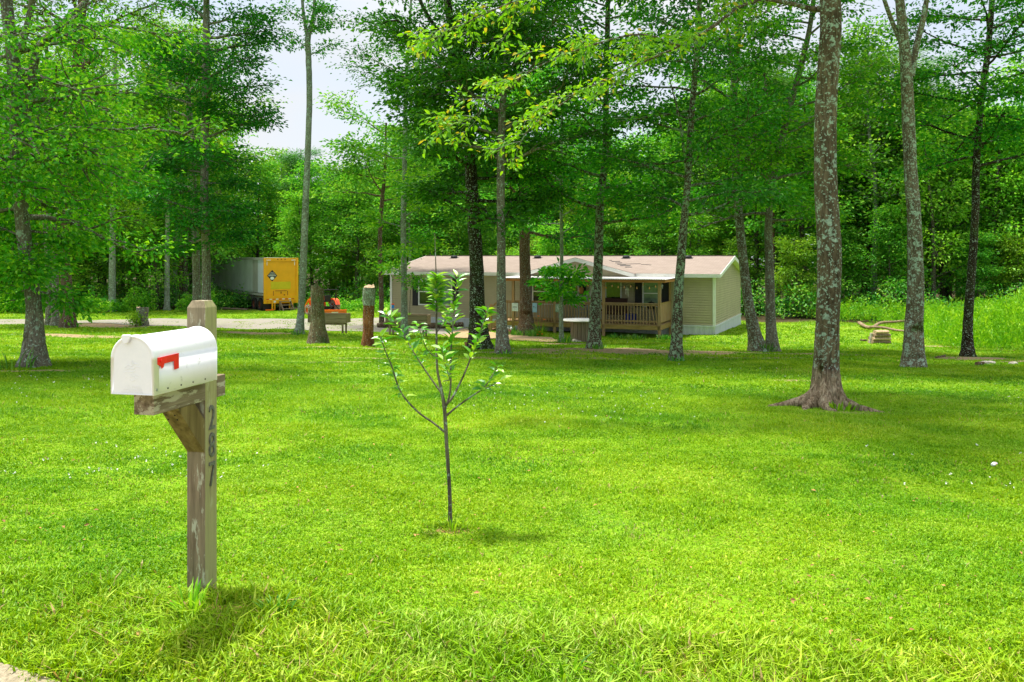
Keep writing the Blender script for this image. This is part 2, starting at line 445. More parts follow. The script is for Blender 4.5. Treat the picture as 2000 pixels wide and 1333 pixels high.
M['enamel'] = mailbox_paint()
M['number_metal'] = simple('grey_number_metal', (0.17, 0.17, 0.165), 0.4, 0.3, var=0.3, scale=60)
M['postwood'] = wood_mat('weathered_grey_post', (0.085, 0.062, 0.038), (0.31, 0.24, 0.155), 'z', 48, (0.47, 0.48, 0.36), 0.50, grey=(0.24, 0.21, 0.13), algae=(0.36, 0.35, 0.15))
M['armwood'] = wood_mat('peeling_arm_timber', (0.09, 0.065, 0.04), (0.31, 0.25, 0.17), 'y', 48, (0.46, 0.43, 0.32), 0.95, grey=(0.15, 0.11, 0.06))
M['bracewood'] = wood_mat('brown_brace_timber', (0.08, 0.055, 0.018), (0.29, 0.22, 0.085), 'z', 30, (0.36, 0.30, 0.18), 0.1, grey=(0.14, 0.10, 0.035))
M['flagred'] = simple('red_flag_enamel', (0.80, 0.012, 0.010), 0.35, 0, 0.5, var=0.12, scale=30)


# ------------------------------------------------------------------ geometry helpers
class Geo:
    def __init__(self):
        self.V = []; self.F = []; self.n = 0; self.rnd = []; self.mi = []

    def add(self, V, Fc, rnd=None, mi=0):
        V = np.asarray(V, float).reshape(-1, 3); Fc = np.asarray(Fc, int)
        if len(V) == 0 or len(Fc) == 0:
            return
        self.V.append(V); self.F.append(Fc + self.n); self.n += len(V)
        self.rnd.append(np.full(len(Fc), 0.5) if rnd is None else np.asarray(rnd, float))
        self.mi.append(np.full(len(Fc), mi, dtype=int))

    def box(self, c, s, M3=None, mi=0):
        x, y, z = [v / 2 for v in s]
        V = np.array([(-x, -y, -z), (x, -y, -z), (x, y, -z), (-x, y, -z), (-x, -y, z), (x, -y, z), (x, y, z), (-x, y, z)])
        if M3 is not None:
            V = V @ np.array(M3).T
        V = V + np.array(c)
        self.add(V, [(0, 3, 2, 1), (4, 5, 6, 7), (0, 1, 5, 4), (1, 2, 6, 5), (2, 3, 7, 6), (3, 0, 4, 7)], mi=mi)
        return self

    def bar(self, a, b, w, h, mi=0):
        a = Vector(a); b = Vector(b); d = b - a
        q = d.to_track_quat('X', 'Z').to_matrix()
        return self.box((a + b) / 2, (d.length, w, h), q, mi)

    def tube(self, pts, rad, sides=8, cap=True, mi=0, wob=0.0, lobes=None):
        pts = np.asarray(pts, float); rad = np.asarray(rad, float) * np.ones(len(pts))
        n = len(pts)
        tg = np.gradient(pts, axis=0)
        tg /= np.linalg.norm(tg, axis=1)[:, None] + 1e-9
        ref = np.array([0, 1.0, 0]) if abs(tg[0][1]) < 0.8 else np.array([1.0, 0, 0])
        u = ref - tg * (tg @ ref)[:, None]
        u /= np.linalg.norm(u, axis=1)[:, None] + 1e-9
        v = np.cross(tg, u)
        an = np.linspace(0, 2 * math.pi, sides, endpoint=False)
        rr = rad[:, None] * np.ones((1, sides))
        if wob:
            rr = rr * (1 + wob * R.normal(size=rr.shape))
        if lobes is not None:
            rr = rr * (1 + lobes[:, None] * (0.5 + 0.5 * np.cos(an * 5 + 0.6))[None, :] * (0.6 + 0.4 * np.sin(an * 2 + 1))[None, :])
        V = pts[:, None, :] + rr[..., None] * (np.cos(an)[None, :, None] * u[:, None, :] + np.sin(an)[None, :, None] * v[:, None, :])
        V = V.reshape(-1, 3)
        i = np.arange(n - 1)[:, None] * sides; j = np.arange(sides)[None, :]; k = (j + 1) % sides
        Fq = np.stack([i + j, i + k, i + sides + k, i + sides + j], -1).reshape(-1, 4)
        self.add(V, Fq, mi=mi)
        if cap:
            for e, o in ((0, 0), (n - 1, (n - 1) * sides)):
                Vc = np.vstack([V[o:o + sides], pts[e]])
                Fc = [(a, (a + 1) % sides, sides) if e else ((a + 1) % sides, a, sides) for a in range(sides)]
                self.add(Vc, Fc, mi=mi)
        return self

    def lathe(self, prof, sides=16, c=(0, 0, 0), M3=None, mi=0):
        prof = np.asarray(prof, float)
        an = np.linspace(0, 2 * math.pi, sides, endpoint=False)
        V = np.stack([prof[:, 0][:, None] * np.cos(an), prof[:, 0][:, None] * np.sin(an), prof[:, 1][:, None] * np.ones(sides)], -1).reshape(-1, 3)
        if M3 is not None:
            V = V @ np.array(M3).T
        V = V + np.array(c)
        n = len(prof)
        i = np.arange(n - 1)[:, None] * sides; j = np.arange(sides)[None, :]; k = (j + 1) % sides
        self.add(V, np.stack([i + j, i + k, i + sides + k, i + sides + j], -1).reshape(-1, 4), mi=mi)
        return self

    def prism(self, poly, d0, d1, axes='xz', mi=0):
        """polygon extruded between d0 and d1 along the remaining axis"""
        n = len(poly)
        def mk(p, d):
            return {'xz': (p[0], d, p[1]), 'xy': (p[0], p[1], d), 'yz': (d, p[0], p[1])}[axes]
        V = [mk(p, d0) for p in poly] + [mk(p, d1) for p in poly]
        V = np.array(V)
        self.add(V, [(i, (i + 1) % n, n + (i + 1) % n, n + i) for i in range(n)], mi=mi)
        self.ngon = getattr(self, 'ngon', [])
        off = self.n - 2 * n
        self.ngon.append(([off + i for i in range(n)][::-1], mi)); self.ngon.append(([off + n + i for i in range(n)], mi))
        return self

    def leaves(self, p, ax, nm, Ln, W, rnd, droop=0.15, six=False, mi=0):
        p = np.asarray(p); N = len(p)
        if N == 0:
            return
        ax = ax / (np.linalg.norm(ax, axis=1)[:, None] + 1e-9)
        sd = np.cross(ax, nm); sd /= np.linalg.norm(sd, axis=1)[:, None] + 1e-9
        up = np.cross(sd, ax)
        Ln = np.asarray(Ln).reshape(-1, 1) * np.ones((N, 1)); W = np.asarray(W).reshape(-1, 1) * np.ones((N, 1))
        if not six:
            a = p; b = p + ax * Ln * 0.5 + sd * W / 2 + up * W * 0.18
            c = p + ax * Ln - up * Ln * droop; d = p + ax * Ln * 0.5 - sd * W / 2 + up * W * 0.18
            V = np.stack([a, b, c, d], 1).reshape(-1, 3)
            Fq = np.arange(N)[:, None] * 4 + np.array([[0, 1, 2, 3]])
            self.add(V, Fq, rnd, mi)
        else:
            f = 0.22
            q = [p, p + ax * Ln * 0.28 + sd * W * 0.44 + up * W * f, p + ax * Ln * 0.62 + sd * W * 0.42 + up * (W * f - Ln * droop * .4),
                 p + ax * Ln - up * Ln * droop, p + ax * Ln * 0.62 - sd * W * 0.42 + up * (W * f - Ln * droop * .4),
                 p + ax * Ln * 0.28 - sd * W * 0.44 + up * W * f, p + ax * Ln * 0.3, p + ax * Ln * 0.64 - up * Ln * droop * .4]
            V = np.stack(q, 1).reshape(-1, 3)
            fs = np.array([[0, 1, 6, 5], [1, 2, 7, 6], [5, 6, 7, 4], [2, 3, 4, 7]])
            Fq = (np.arange(N)[:, None, None] * 8 + fs[None]).reshape(-1, 4)
            self.add(V, Fq, np.repeat(rnd, 4), mi)

    def mesh(self, name, mats, smooth=False, attr=False):
        me = bpy.data.meshes.new(name)
        V = np.concatenate(self.V)
        me.vertices.add(len(V)); me.vertices.foreach_set('co', V.ravel())
        loops = []; sizes = []; mi = []; rn = []
        for f, r, m_ in zip(self.F, self.rnd, self.mi):
            loops.append(f.ravel()); sizes.append(np.full(len(f), f.shape[1])); mi.append(m_); rn.append(r)
        for idx, m_ in getattr(self, 'ngon', []):
            loops.append(np.array(idx)); sizes.append(np.array([len(idx)])); mi.append(np.array([m_])); rn.append(np.array([0.5]))
        loops = np.concatenate(loops); sizes = np.concatenate(sizes); mi = np.concatenate(mi)
        me.loops.add(len(loops)); me.loops.foreach_set('vertex_index', loops)
        me.polygons.add(len(sizes))
        st = np.zeros(len(sizes), int); st[1:] = np.cumsum(sizes)[:-1]
        me.polygons.foreach_set('loop_start', st)
        if not isinstance(mats, (list, tuple)):
            mats = [mats]
        for m_ in mats:
            me.materials.append(m_)
        if mi.any():
            me.polygons.foreach_set('material_index', mi)
        me.polygons.foreach_set('use_smooth', np.full(len(sizes), bool(smooth)))
        if attr:
            a = me.attributes.new('rnd', 'FLOAT', 'FACE')
            a.data.foreach_set('value', np.concatenate(rn).astype(np.float32))
        me.update(calc_edges=True)
        return me

    def obj(self, name, mats, parent=None, smooth=False, attr=False):
        return link(name, self.mesh(name, mats, smooth, attr), parent)


def link(name, me, parent=None, loc=None):
    o = bpy.data.objects.new(name, me)
    COL.objects.link(o)
    if parent is not None:
        o.parent = parent
    if loc is not None:
        o.location = loc
    return o


def thing(name, label, cat, loc=(0, 0, 0), rz=0.0, group=None):
    o = bpy.data.objects.new(name, None)
    o.empty_display_size = 0.3
    COL.objects.link(o)
    o.location = loc; o.rotation_euler = (0, 0, rz)
    return tag(o, label, cat, group)


def tag(o, label, cat=None, group=None, kind=None):
    if label:
        o['label'] = label
    if cat:
        o['category'] = cat
    if group:
        o['group'] = group
    if kind:
        o['kind'] = kind
    return o


def bevbox(name, c, s, mat, parent, bev=0.004, seg=2, M4=None):
    bm = bmesh.new()
    bmesh.ops.create_cube(bm, size=1.0)
    bmesh.ops.scale(bm, vec=s, verts=bm.verts)
    bmesh.ops.bevel(bm, geom=bm.edges[:], offset=bev, segments=seg, affect='EDGES', profile=0.6)
    if M4 is not None:
        bmesh.ops.transform(bm, matrix=M4, verts=bm.verts)
    bmesh.ops.translate(bm, vec=c, verts=bm.verts)
    me = bpy.data.meshes.new(name); bm.to_mesh(me); bm.free()
    me.materials.append(mat)
    return link(name, me, parent)


def text_mesh(s, size, depth, mat, name, sx=1.0, align='CENTER', bold=0.0):
    cu = bpy.data.curves.new(name, 'FONT')
    cu.body = s; cu.size = size; cu.extrude = depth / 2; cu.align_x = align; cu.align_y = 'CENTER'; cu.offset = bold
    cu.resolution_u = 4
    t = bpy.data.objects.new(name, cu); COL.objects.link(t)
    bpy.context.view_layer.update()
    me = bpy.data.meshes.new_from_object(t.evaluated_get(bpy.context.evaluated_depsgraph_get()))
    bpy.data.objects.remove(t); bpy.data.curves.remove(cu)
    me.name = name
    me.materials.clear(); me.materials.append(mat)
    me.transform(Matrix.Diagonal((sx, 1, 1, 1)))
    return me


def unit(v):
    return v / (np.linalg.norm(v, axis=-1, keepdims=True) + 1e-9)


# ------------------------------------------------------------------ ground, road, driveway
BARE = []        # (x, y, rx, ry, strength)
for px, py, wx, wy, s in [(1200, 684, 3.6, 1.6, 0.75), (1060, 690, 2.6, 0.9, 0.55), (1385, 687, 2.4, 0.55, 1.0), (1130, 672, 2.0, 0.8, 0.7), (1330, 694, 2.4, 0.6, 0.5),
                          (640, 708, 1.6, 0.3, 0.9), (500, 652, 2.2, 1.0, 0.8), (230, 637, 3.2, 1.8, 0.8), (1565, 692, 1.6, 0.5, 0.8), (1680, 694, 1.0, 0.4, 0.8),
                          (1560, 744, 0.8, 0.35, 0.6), (1820, 677, 1.4, 0.5, 0.85), (1900, 700, 1.6, 1.0, 0.7), (1990, 706, 1.6, .5, 0.7), (1460, 700, 1.8, 0.5, 0.5), (720, 700, 1.3, 0.3, 0.6),
                          (440, 1196, 0.13, 0.06, 0.9), (885, 1040, 0.16, 0.09, 0.6), (270, 1240, 0.22, 0.05, 0.5), (1380, 690, 1.4, 0.5, 0.8),
                          (1640, 805, 0.6, 0.2, 0.4), (60, 725, 0.9, 0.4, 0.8), (130, 655, 2.4, 1.2, 0.7), (1570, 560, 0.01, 0.01, 0), (1150, 700, 1.5, 0.4, 0.45),
                          (1640, 640, 5, 1.0, 0.3), (975, 700, 1.0, 0.5, 0.6), (620, 678, 1.1, 0.5, 0.55), (720, 681, 1.0, 0.4, 0.6)]:
    g_ = GP(px, py); BARE.append((g_.x, g_.y, wx, wy, s))


def bare(x, y):
    b = np.zeros_like(np.asarray(x, float))
    wob = 0.25 * np.sin(x * 3.1 + y * 1.7) + 0.2 * np.sin(x * 7.3 - y * 5.1)
    for cx, cy, rx, ry, s in BARE:
        if rx < 0.02:
            continue
        d = ((x - cx) / rx) ** 2 + ((y - cy) / ry) ** 2
        b = np.maximum(b, s * np.clip(1.25 - d + wob * 0.8, 0, 1))
    return b


def inpoly(x, y, poly):
    x = np.asarray(x); y = np.asarray(y)
    r = np.zeros(x.shape, bool); n = len(poly); j = n - 1
    for i in range(n):
        xi, yi = poly[i]; xj, yj = poly[j]
        c = ((yi > y) != (yj > y)) & (x < (xj - xi) * (y - yi) / (yj - yi + 1e-12) + xi)
        r ^= c; j = i
    return r


def pxpoly(pts):
    return [(g.x, g.y) for g in (GP(a, b) for a, b in pts)]


DRIVE = pxpoly([(-60, 624), (150, 627), (360, 624), (430, 623), (560, 624), (700, 623), (765, 621), (800, 629), (905, 640), (960, 652), (900, 656), (830, 652),
                (760, 650), (700, 648), (600, 646), (520, 644), (440, 642), (350, 638), (220, 633), (100, 633), (-60, 632)])
PATH = pxpoly([(905, 644), (960, 650), (1010, 656), (1075, 660), (1095, 668), (1070, 669), (990, 665), (900, 662), (860, 655)])


def litter(x, y):
    t = y + 0.9 * np.sin(x * 0.5) + 0.6 * np.sin(x * 1.3)
    edge = np.interp(x, [-60, -30, -14, -8, 10, 15, 24, 60], [58, 60, 64, 64, 62, 50, 47, 44])
    return np.clip((t - edge) / 2.0, 0, 1)


def make_ground():
    ys = np.concatenate([np.linspace(-40, 2, 18), np.arange(2.2, 8, 0.07), np.arange(8, 20, 0.2), np.arange(20, 48, 0.22), np.arange(48, 75, 0.7), np.arange(78, 130, 4), np.array([150, 200, 300, 420])])
    nx = np.concatenate([np.linspace(-260, -45, 14), np.arange(-42, -20, 1.2), np.arange(-20, 20, 0.22), np.arange(20, 42, 1.2), np.linspace(45, 260, 14)])
    X, Y = np.meshgrid(nx, ys)
    Z = gz(X, Y)
    V = np.stack([X, Y, Z], -1).reshape(-1, 3)
    a, b = len(ys), len(nx)
    i = np.arange(a - 1)[:, None] * b; j = np.arange(b - 1)[None, :]
    Fq = np.stack([i + j, i + j + 1, i + b + j + 1, i + b + j], -1).reshape(-1, 4)
    g = Geo(); g.add(V, Fq)
    me = g.mesh('ground', M['soil'], smooth=True)
    for nm, f in (('dirt', bare(V[:, 0], V[:, 1])), ('litter', litter(V[:, 0], V[:, 1]))):
        at = me.attributes.new(nm, 'FLOAT', 'POINT'); at.data.foreach_set('value', f.astype(np.float32))
    tag(link('ground', me), None, kind='structure')


make_ground()


def sheet(name, poly, mat, dz=0.006, step=0.5):
    bm = bmesh.new()
    vs_ = [bm.verts.new((x, y, 0)) for x, y in poly]
    bm.faces.new(vs_)
    xs = [p[0] for p in poly]; ysv = [p[1] for p in poly]
    for ax, lo, hi in ((0, min(xs), max(xs)), (1, min(ysv), max(ysv))):
        k = lo + step
        while k < hi:
            co = (k, 0, 0) if ax == 0 else (0, k, 0); no = (1, 0, 0) if ax == 0 else (0, 1, 0)
            bmesh.ops.bisect_plane(bm, geom=bm.verts[:] + bm.edges[:] + bm.faces[:], plane_co=co, plane_no=no)
            k += step
    for v in bm.verts:
        v.co.z = float(gz(v.co.x, v.co.y)) + dz
    me = bpy.data.meshes.new(name); bm.to_mesh(me); bm.free()
    me.materials.append(mat)
    for p in me.polygons:
        p.use_smooth = True
    return tag(link(name, me), None, kind='structure')


sheet('driveway', DRIVE, M['gravel'], 0.02)
sheet('path', PATH, M['dirt'], 0.025)
# road in front: its edge runs through (-1.85, 3.05) to (-1.47, 2.93)
g = Geo()
for k in range(60):
    pass
e0 = Vector((-1.66, 2.985, 0)); rd = Vector((0.974, -0.26, 0)).normalized(); rn_ = Vector((-rd.y, rd.x, 0)) * -1
ts = np.linspace(-40, 40, 401); ws = np.array([0, 0.4, 1, 2.5, 5.5, 6.5])
edge = 0.03 * np.sin(ts * 5) + 0.02 * np.sin(ts * 13.7)
Vx = []
for w in ws:
    q = np.array([e0 + rd * t + rn_ * (w + (e if w == 0 else 0)) for t, e in zip(ts, edge)])
    q[:, 2] = np.maximum(gz(q[:, 0], q[:, 1]) + 0.02, -0.03) if w < 0.5 else -0.03 + 0.01
    Vx.append(q)
Vx = np.concatenate(Vx)
i = np.arange(len(ws) - 1)[:, None] * 401; j = np.arange(400)[None, :]
g.add(Vx, np.stack([i + j, i + 401 + j, i + 401 + j + 1, i + j + 1], -1).reshape(-1, 4))
tag(g.obj('road', M['asphalt']), None, kind='structure')


# ------------------------------------------------------------------ trees
def limb(start, az, el, length, r0, n=7, bend=0.0, wob=0.10):
    pts = [np.array(start, float)]
    d = np.array([math.cos(az) * math.cos(el), math.sin(az) * math.cos(el), math.sin(el)])
    seg = length / (n - 1)
    for i in range(n - 1):
        d = d + R.normal(size=3) * wob + np.array([0, 0, bend])
        d /= np.linalg.norm(d)
        pts.append(pts[-1] + d * seg)
    return np.array(pts), r0 * np.linspace(1, 0.22, n)


def interp_path(pts, f):
    k = f * (len(pts) - 1); i = min(int(k), len(pts) - 2); u = k - i
    return pts[i] * (1 - u) + pts[i + 1] * u, pts[i + 1] - pts[i]


def leaf_cloud(geo, sites, dirs, per, size, spread, flat=0.45, rb=0.5, six=False, updown=0.35, aspect=0.55, needle=False):
    sites = np.asarray(sites); dirs = unit(np.asarray(dirs))
    N = len(sites) * per
    c = np.repeat(sites, per, 0); d = np.repeat(dirs, per, 0)
    off = R.normal(size=(N, 3)) * spread
    off[:, 2] *= flat
    p = c + off
    ax = unit(off * np.array([1, 1, 0.6]) + d * spread * 0.9 + R.normal(size=(N, 3)) * spread * 0.5 + np.array([0, 0, -0.25 * spread]))
    nm = unit(np.array([0, 0, 1.0]) + R.normal(size=(N, 3)) * updown * 1.6)
    Ln = size * R.uniform(0.65, 1.3, N)
    base = np.repeat(R.uniform(0, 1, len(sites)), per)
    rnd = np.clip(rb - 0.5 + 0.45 * base + 0.55 * R.uniform(0, 1, N), 0, 1)
    geo.leaves(p, ax, nm, Ln, Ln * (0.12 if needle else aspect * R.uniform(0.75, 1.25, N)), rnd, droop=0.18, six=six)


def grow(trunk, crown, path, rad, z0, z1, n, length, per, size, spread, el=(0.05, 0.6), bend=0.02, sub=5, rb=0.5, flat=0.45,
         shape=lambda f: 1.0, az0=None, azr=None, needle=False, minr=0.012, subpts=3, six=False):
    """limbs, branchlets and leaf sprays along a trunk path between heights z0 and z1"""
    zs = path[:, 2]
    sites = []; dirs = []
    for k in range(n):
        f = (k + R.uniform(0, 0.8)) / n
        z = z0 + (z1 - z0) * f
        i = int(np.clip(np.searchsorted(zs, z), 1, len(zs) - 1)); u = np.clip((z - zs[i - 1]) / (zs[i] - zs[i - 1] + 1e-9), 0, 1)
        st = path[i - 1] * (1 - u) + path[i] * u; rt = rad[i - 1] * (1 - u) + rad[i] * u
        az = (k * 2.399 + R.normal() * 0.4) if azr is None else az0 + R.uniform(-azr, azr)
        Lg = length * shape(f) * R.uniform(0.7, 1.2)
        r0 = max(minr, min(rt * 0.5, 0.022 * Lg + 0.008))
        lp, lr = limb(st, az, R.uniform(*el), Lg, r0, 7, bend)
        trunk.tube(lp, lr, 5, cap=False)
        sites.append(lp[-1]); dirs.append(lp[-1] - lp[-2])
        for s in range(sub):
            fs = 0.25 + 0.72 * (s + R.uniform(0, 0.6)) / sub
            sp, dd = interp_path(lp, fs)
            a2 = math.atan2(dd[1], dd[0]) + (1 if s % 2 else -1) * R.uniform(0.5, 1.1)
            Ls = Lg * R.uniform(0.25, 0.45) * (1.2 - 0.4 * fs)
            bp, br = limb(sp, a2, R.uniform(-0.15, 0.45), Ls, max(0.006, r0 * 0.4), 5, bend - 0.02, 0.16)
            trunk.tube(bp, br, 4, cap=False)
            for q in np.linspace(0.35, 1.0, subpts):
                x, dd2 = interp_path(bp, q)
                sites.append(x); dirs.append(dd2)
    leaf_cloud(crown, sites, dirs, per, size, spread, flat, rb, six=six, needle=needle)
    return sites


def smooth_path(pts, rad, m=6):
    """Catmull-Rom through the control points"""
    pts = np.array(pts, float); rad = np.array(rad, float)
    A = np.vstack([2 * pts[0] - pts[1], pts, 2 * pts[-1] - pts[-2]]); ra = np.concatenate([[rad[0]], rad, [rad[-1]]])
    o = []; r = []
    for i in range(1, len(A) - 2):
        for t in np.linspace(0, 1, m, endpoint=False):
            p = 0.5 * ((2 * A[i]) + (-A[i - 1] + A[i + 1]) * t + (2 * A[i - 1] - 5 * A[i] + 4 * A[i + 1] - A[i + 2]) * t * t + (-A[i - 1] + 3 * A[i] - 3 * A[i + 1] + A[i + 2]) * t ** 3)
            o.append(p); r.append(ra[i] * (1 - t) + ra[i + 1] * t)
    o.append(pts[-1]); r.append(rad[-1])
    return np.array(o), np.array(r)


def px_path(pts, base):
    """picture points of a trunk at the tree's own distance -> path relative to its base"""
    Y = base.y
    V = []; rr = []
    for k, q in enumerate(pts):
        v = P(q[0], q[1], Y) - base
        V.append((v.x, (q[3] if len(q) > 3 else 0.06 * math.sin(k * 1.7)), v.z)); rr.append(q[2] / 2 * Y / F)
    return V, rr


def fg_tree(name, label, pts, bark, leafm, limbs, forks=(), flare=0.45, sides=14, roots=(), crown_name='crown', group=None, wob=0.03):
    base = GP(pts[0][0], pts[0][1])
    t = thing(name, label, 'tree', base, 0, group)
    V, rr = px_path(pts, base)
    V[0] = (V[0][0], V[0][1], -0.25)
    path, rad = smooth_path(V, rr, 7)
    z = path[:, 2]
    fl = np.exp(-np.clip(z, 0, None) / (rr[0] * 1.4))
    tr = Geo(); cr_ = Geo()
    # a finer stack of rings near the base for the flare
    zz = np.unique(np.concatenate([z, np.linspace(-0.25, rr[0] * 5, 12)]))
    pf = np.stack([np.interp(zz, z, path[:, 0]), np.interp(zz, z, path[:, 1]), zz], -1) if np.all(np.diff(z) > 0) else path
    rf = np.interp(zz, z, rad) if np.all(np.diff(z) > 0) else rad
    fl = np.exp(-np.clip(pf[:, 2], 0, None) / (rr[0] * 1.5))
    tr.tube(pf, rf * (1 + flare * fl), sides, cap=False, wob=wob, lobes=0.5 * flare * fl)
    for fk in forks:
        Vf, rf2 = px_path(fk, base)
        fp, fr = smooth_path(Vf, rf2, 6)
        tr.tube(fp, fr, 9, cap=False, wob=0.03)
    for pr in roots:
        tr.tube(*pr[:2], 8, cap=False, wob=0.08, mi=1)
    for lm in limbs:
        kw = dict(lm)
        py0, py1 = kw.pop('py'); fk = kw.pop('fork', None)
        pp, pr_ = (pf, rf)
        if fk is not None:
            Vf, rf2 = px_path(forks[fk], base); pp, pr_ = smooth_path(Vf, rf2, 6)
        z0 = CZ - (py0 - HZ) / F * base.y - base.z; z1 = CZ - (py1 - HZ) / F * base.y - base.z
        grow(tr, cr_, pp, pr_, z0, z1, **kw)
    tr.obj('trunk', [M[bark], M[bark]] if roots else M[bark], t, smooth=True)
    if cr_.V:
        cr_.obj(crown_name, M[leafm], t, attr=True)
    return t, base


oval = lambda f: 0.55 + 0.65 * math.sin(math.pi * min(1, f * 0.9 + 0.1))

# left edge, near, dense drooping crown
fg_tree('broadleaf_tree', 'broad grey-barked tree at the left edge of the lawn with low drooping branches', [(66, 716, 42), (63, 600, 29), (50, 480, 26), (38, 330, 26), (28, 160, 25), (10, 0, 22), (-10, -300, 16), (-30, -600, 6)],
        'bark_grey', 'maple', [dict(py=(575, 430), n=10, length=1.25, per=26, size=0.11, spread=0.22, el=(-0.3, 0.3), bend=-0.07, sub=6, rb=0.6), dict(py=(430, 60), n=24, length=2.4, per=24, size=0.11, spread=0.26, el=(-0.25, 0.4), bend=-0.07, sub=7, rb=0.6, flat=0.55),
                               dict(py=(330, 40), n=8, length=3.2, per=20, size=0.11, spread=0.26, el=(0.0, 0.35), bend=-0.06, sub=7, rb=0.7, az0=-0.1, azr=1.0),
                               dict(py=(0, -550), n=16, length=4.2, per=22, size=0.15, spread=0.40, sub=6)],
        forks=[[(40, 300, 22), (52, 200, 18), (80, 90, 14), (130, 0, 10, 0.5), (200, -120, 6, 1.0)], [(24, 120, 18), (50, 50, 13), (110, -60, 9, -0.6)]], flare=0.6)
fg_tree('broadleaf_tree', 'dark reddish trunk thickest of the clump on the left, beside the gravel drive', [(134, 640, 28), (129, 560, 20), (127, 480, 18), (140, 350, 17), (146, 250, 20), (150, 120, 18), (165, -40, 16), (170, -250, 5)],
        'bark_brown', 'maple', [dict(py=(470, -240), n=30, length=4.2, per=30, size=0.19, spread=0.42, sub=6, bend=-0.02, shape=oval)], flare=0.35)
fg_tree('broadleaf_tree', 'slim grey trunk just left of the thickest dark trunk in the left clump', [(108, 637, 15), (107, 540, 12), (104, 420, 11), (96, 250, 9), (90, 80, 6)],
        'bark_grey', 'wood_b', [dict(py=(430, 90), n=16, length=3.2, per=26, size=0.19, spread=0.4, sub=5)])
fg_tree('broadleaf_tree', 'slim grey trunk leftmost in the clump of trunks by the drive', [(95, 636, 12), (94, 540, 11), (88, 420, 10), (76, 250, 8), (70, 80, 5)],
        'bark_grey', 'wood_a', [dict(py=(430, 90), n=14, length=3.0, per=26, size=0.19, spread=0.4, sub=5)])
# twin trunks behind the mailbox post
fg_tree('oak_tree', 'large dark-leaved oak rising behind the mailbox post, right trunk of the pair', [(401, 650, 20), (402, 560, 17), (402, 470, 16), (400, 380, 15), (400, 250, 15), (402, 100, 14), (404, -80, 10), (404, -260, 4)],
        'bark_grey', 'oak', [dict(py=(490, 60), n=27, length=2.8, per=30, size=0.17, spread=0.30, sub=7, el=(-0.15, 0.35), bend=-0.01, flat=0.42, rb=0.42),
                             dict(py=(60, -250), n=16, length=3.4, per=30, size=0.19, spread=0.40, sub=6, rb=0.5)])
fg_tree('oak_tree', 'grey trunk left of the pair behind the mailbox post', [(383, 648, 17), (383, 560, 15), (382, 470, 14), (378, 350, 12), (368, 200, 10), (350, 60, 6)],
        'bark_grey', 'maple', [dict(py=(400, 70), n=18, length=3.4, per=28, size=0.17, spread=0.36, sub=6, flat=0.4)])
# slender tall one in front of the trailer
fg_tree('slender_tree', 'tall slender lichen-grey tree with bare trunk in front of the yellow trailer door', [(583, 654, 17), (588, 600, 13), (594, 480, 14), (600, 340, 12), (604, 200, 11), (602, 110, 11), (602, 75, 11), (612, 20, 6, 0.1), (618, -120, 5), (622, -280, 3)],
        'bark_pale', 'maple', [dict(py=(120, 10), n=7, length=1.3, per=16, size=0.14, spread=0.2, sub=4, el=(0.1, 0.7)), dict(py=(-20, -270), n=16, length=2.6, per=22, size=0.17, spread=0.38, sub=5)],
        forks=[[(602, 80, 8), (594, 20, 6, -0.2), (588, -100, 5, -0.3), (580, -220, 2, -0.4)]])
fg_tree('slender_tree', 'slim mossy trunk standing before the left window of the house', [(790, 660, 15), (789, 560, 12), (788, 430, 11), (791, 300, 9), (792, 190, 8), (793, 160, 7), (800, 60, 5), (806, -60, 3)],
        'bark_pale', 'maple', [dict(py=(210, -50), n=17, length=3.1, per=15, size=0.13, spread=0.26, sub=7, el=(0.25, 0.75), rb=0.45),
                               dict(py=(560, 250), n=12, length=1.7, per=24, size=0.15, spread=0.24, sub=5, el=(-0.1, 0.4), rb=0.7)],
        forks=[[(792, 200, 5), (812, 160, 4, 0.3), (832, 110, 3, 0.4), (850, 60, 2, 0.5)]])
fg_tree('bare_trunk_tree', 'thin pale trunk standing just left of the house corner', [(746, 640, 10), (744, 560, 9), (742, 480, 8), (746, 400, 8), (752, 330, 6), (754, 240, 4)],
        'bark_brown', 'wood_a', [dict(py=(400, 250), n=14, length=3.0, per=30, size=0.2, spread=0.4, sub=5)])
# trees in front of the house, left to right
fg_tree('oak_tree', 'thick dark oak trunk specked with lichen, in front of the house left of the porch', [(938, 683, 41), (932, 600, 30), (930, 500, 27), (922, 380, 25), (915, 260, 22), (900, 120, 20), (878, 30, 16), (860, -120, 12), (850, -300, 5)],
        'bark_dark', 'oak', [dict(py=(440, 60), n=24, length=2.9, per=30, size=0.15, spread=0.28, sub=7, el=(-0.1, 0.4), flat=0.42, rb=0.45),
                             dict(py=(0, -280), n=14, length=3.6, per=24, size=0.16, spread=0.36, sub=6)],
        forks=[[(905, 150, 12), (870, 85, 9, -0.3), (830, 25, 7, -0.6), (800, -60, 4, -0.9)]], flare=0.4)
fg_tree('oak_tree', 'straight grey tree with smooth base, right beside the dark oak before the porch steps', [(983, 692, 28), (979, 600, 19), (979, 480, 17), (978, 340, 16), (982, 200, 14), (990, 90, 12), (985, -60, 10), (980, -260, 4)],
        'bark_grey', 'oak', [dict(py=(330, 40), n=20, length=2.6, per=34, size=0.14, spread=0.26, sub=6, el=(-0.05, 0.4), flat=0.35, rb=0.45),
                             dict(py=(-20, -240), n=18, length=5.0, per=34, size=0.17, spread=0.42, sub=6)], flare=0.35)
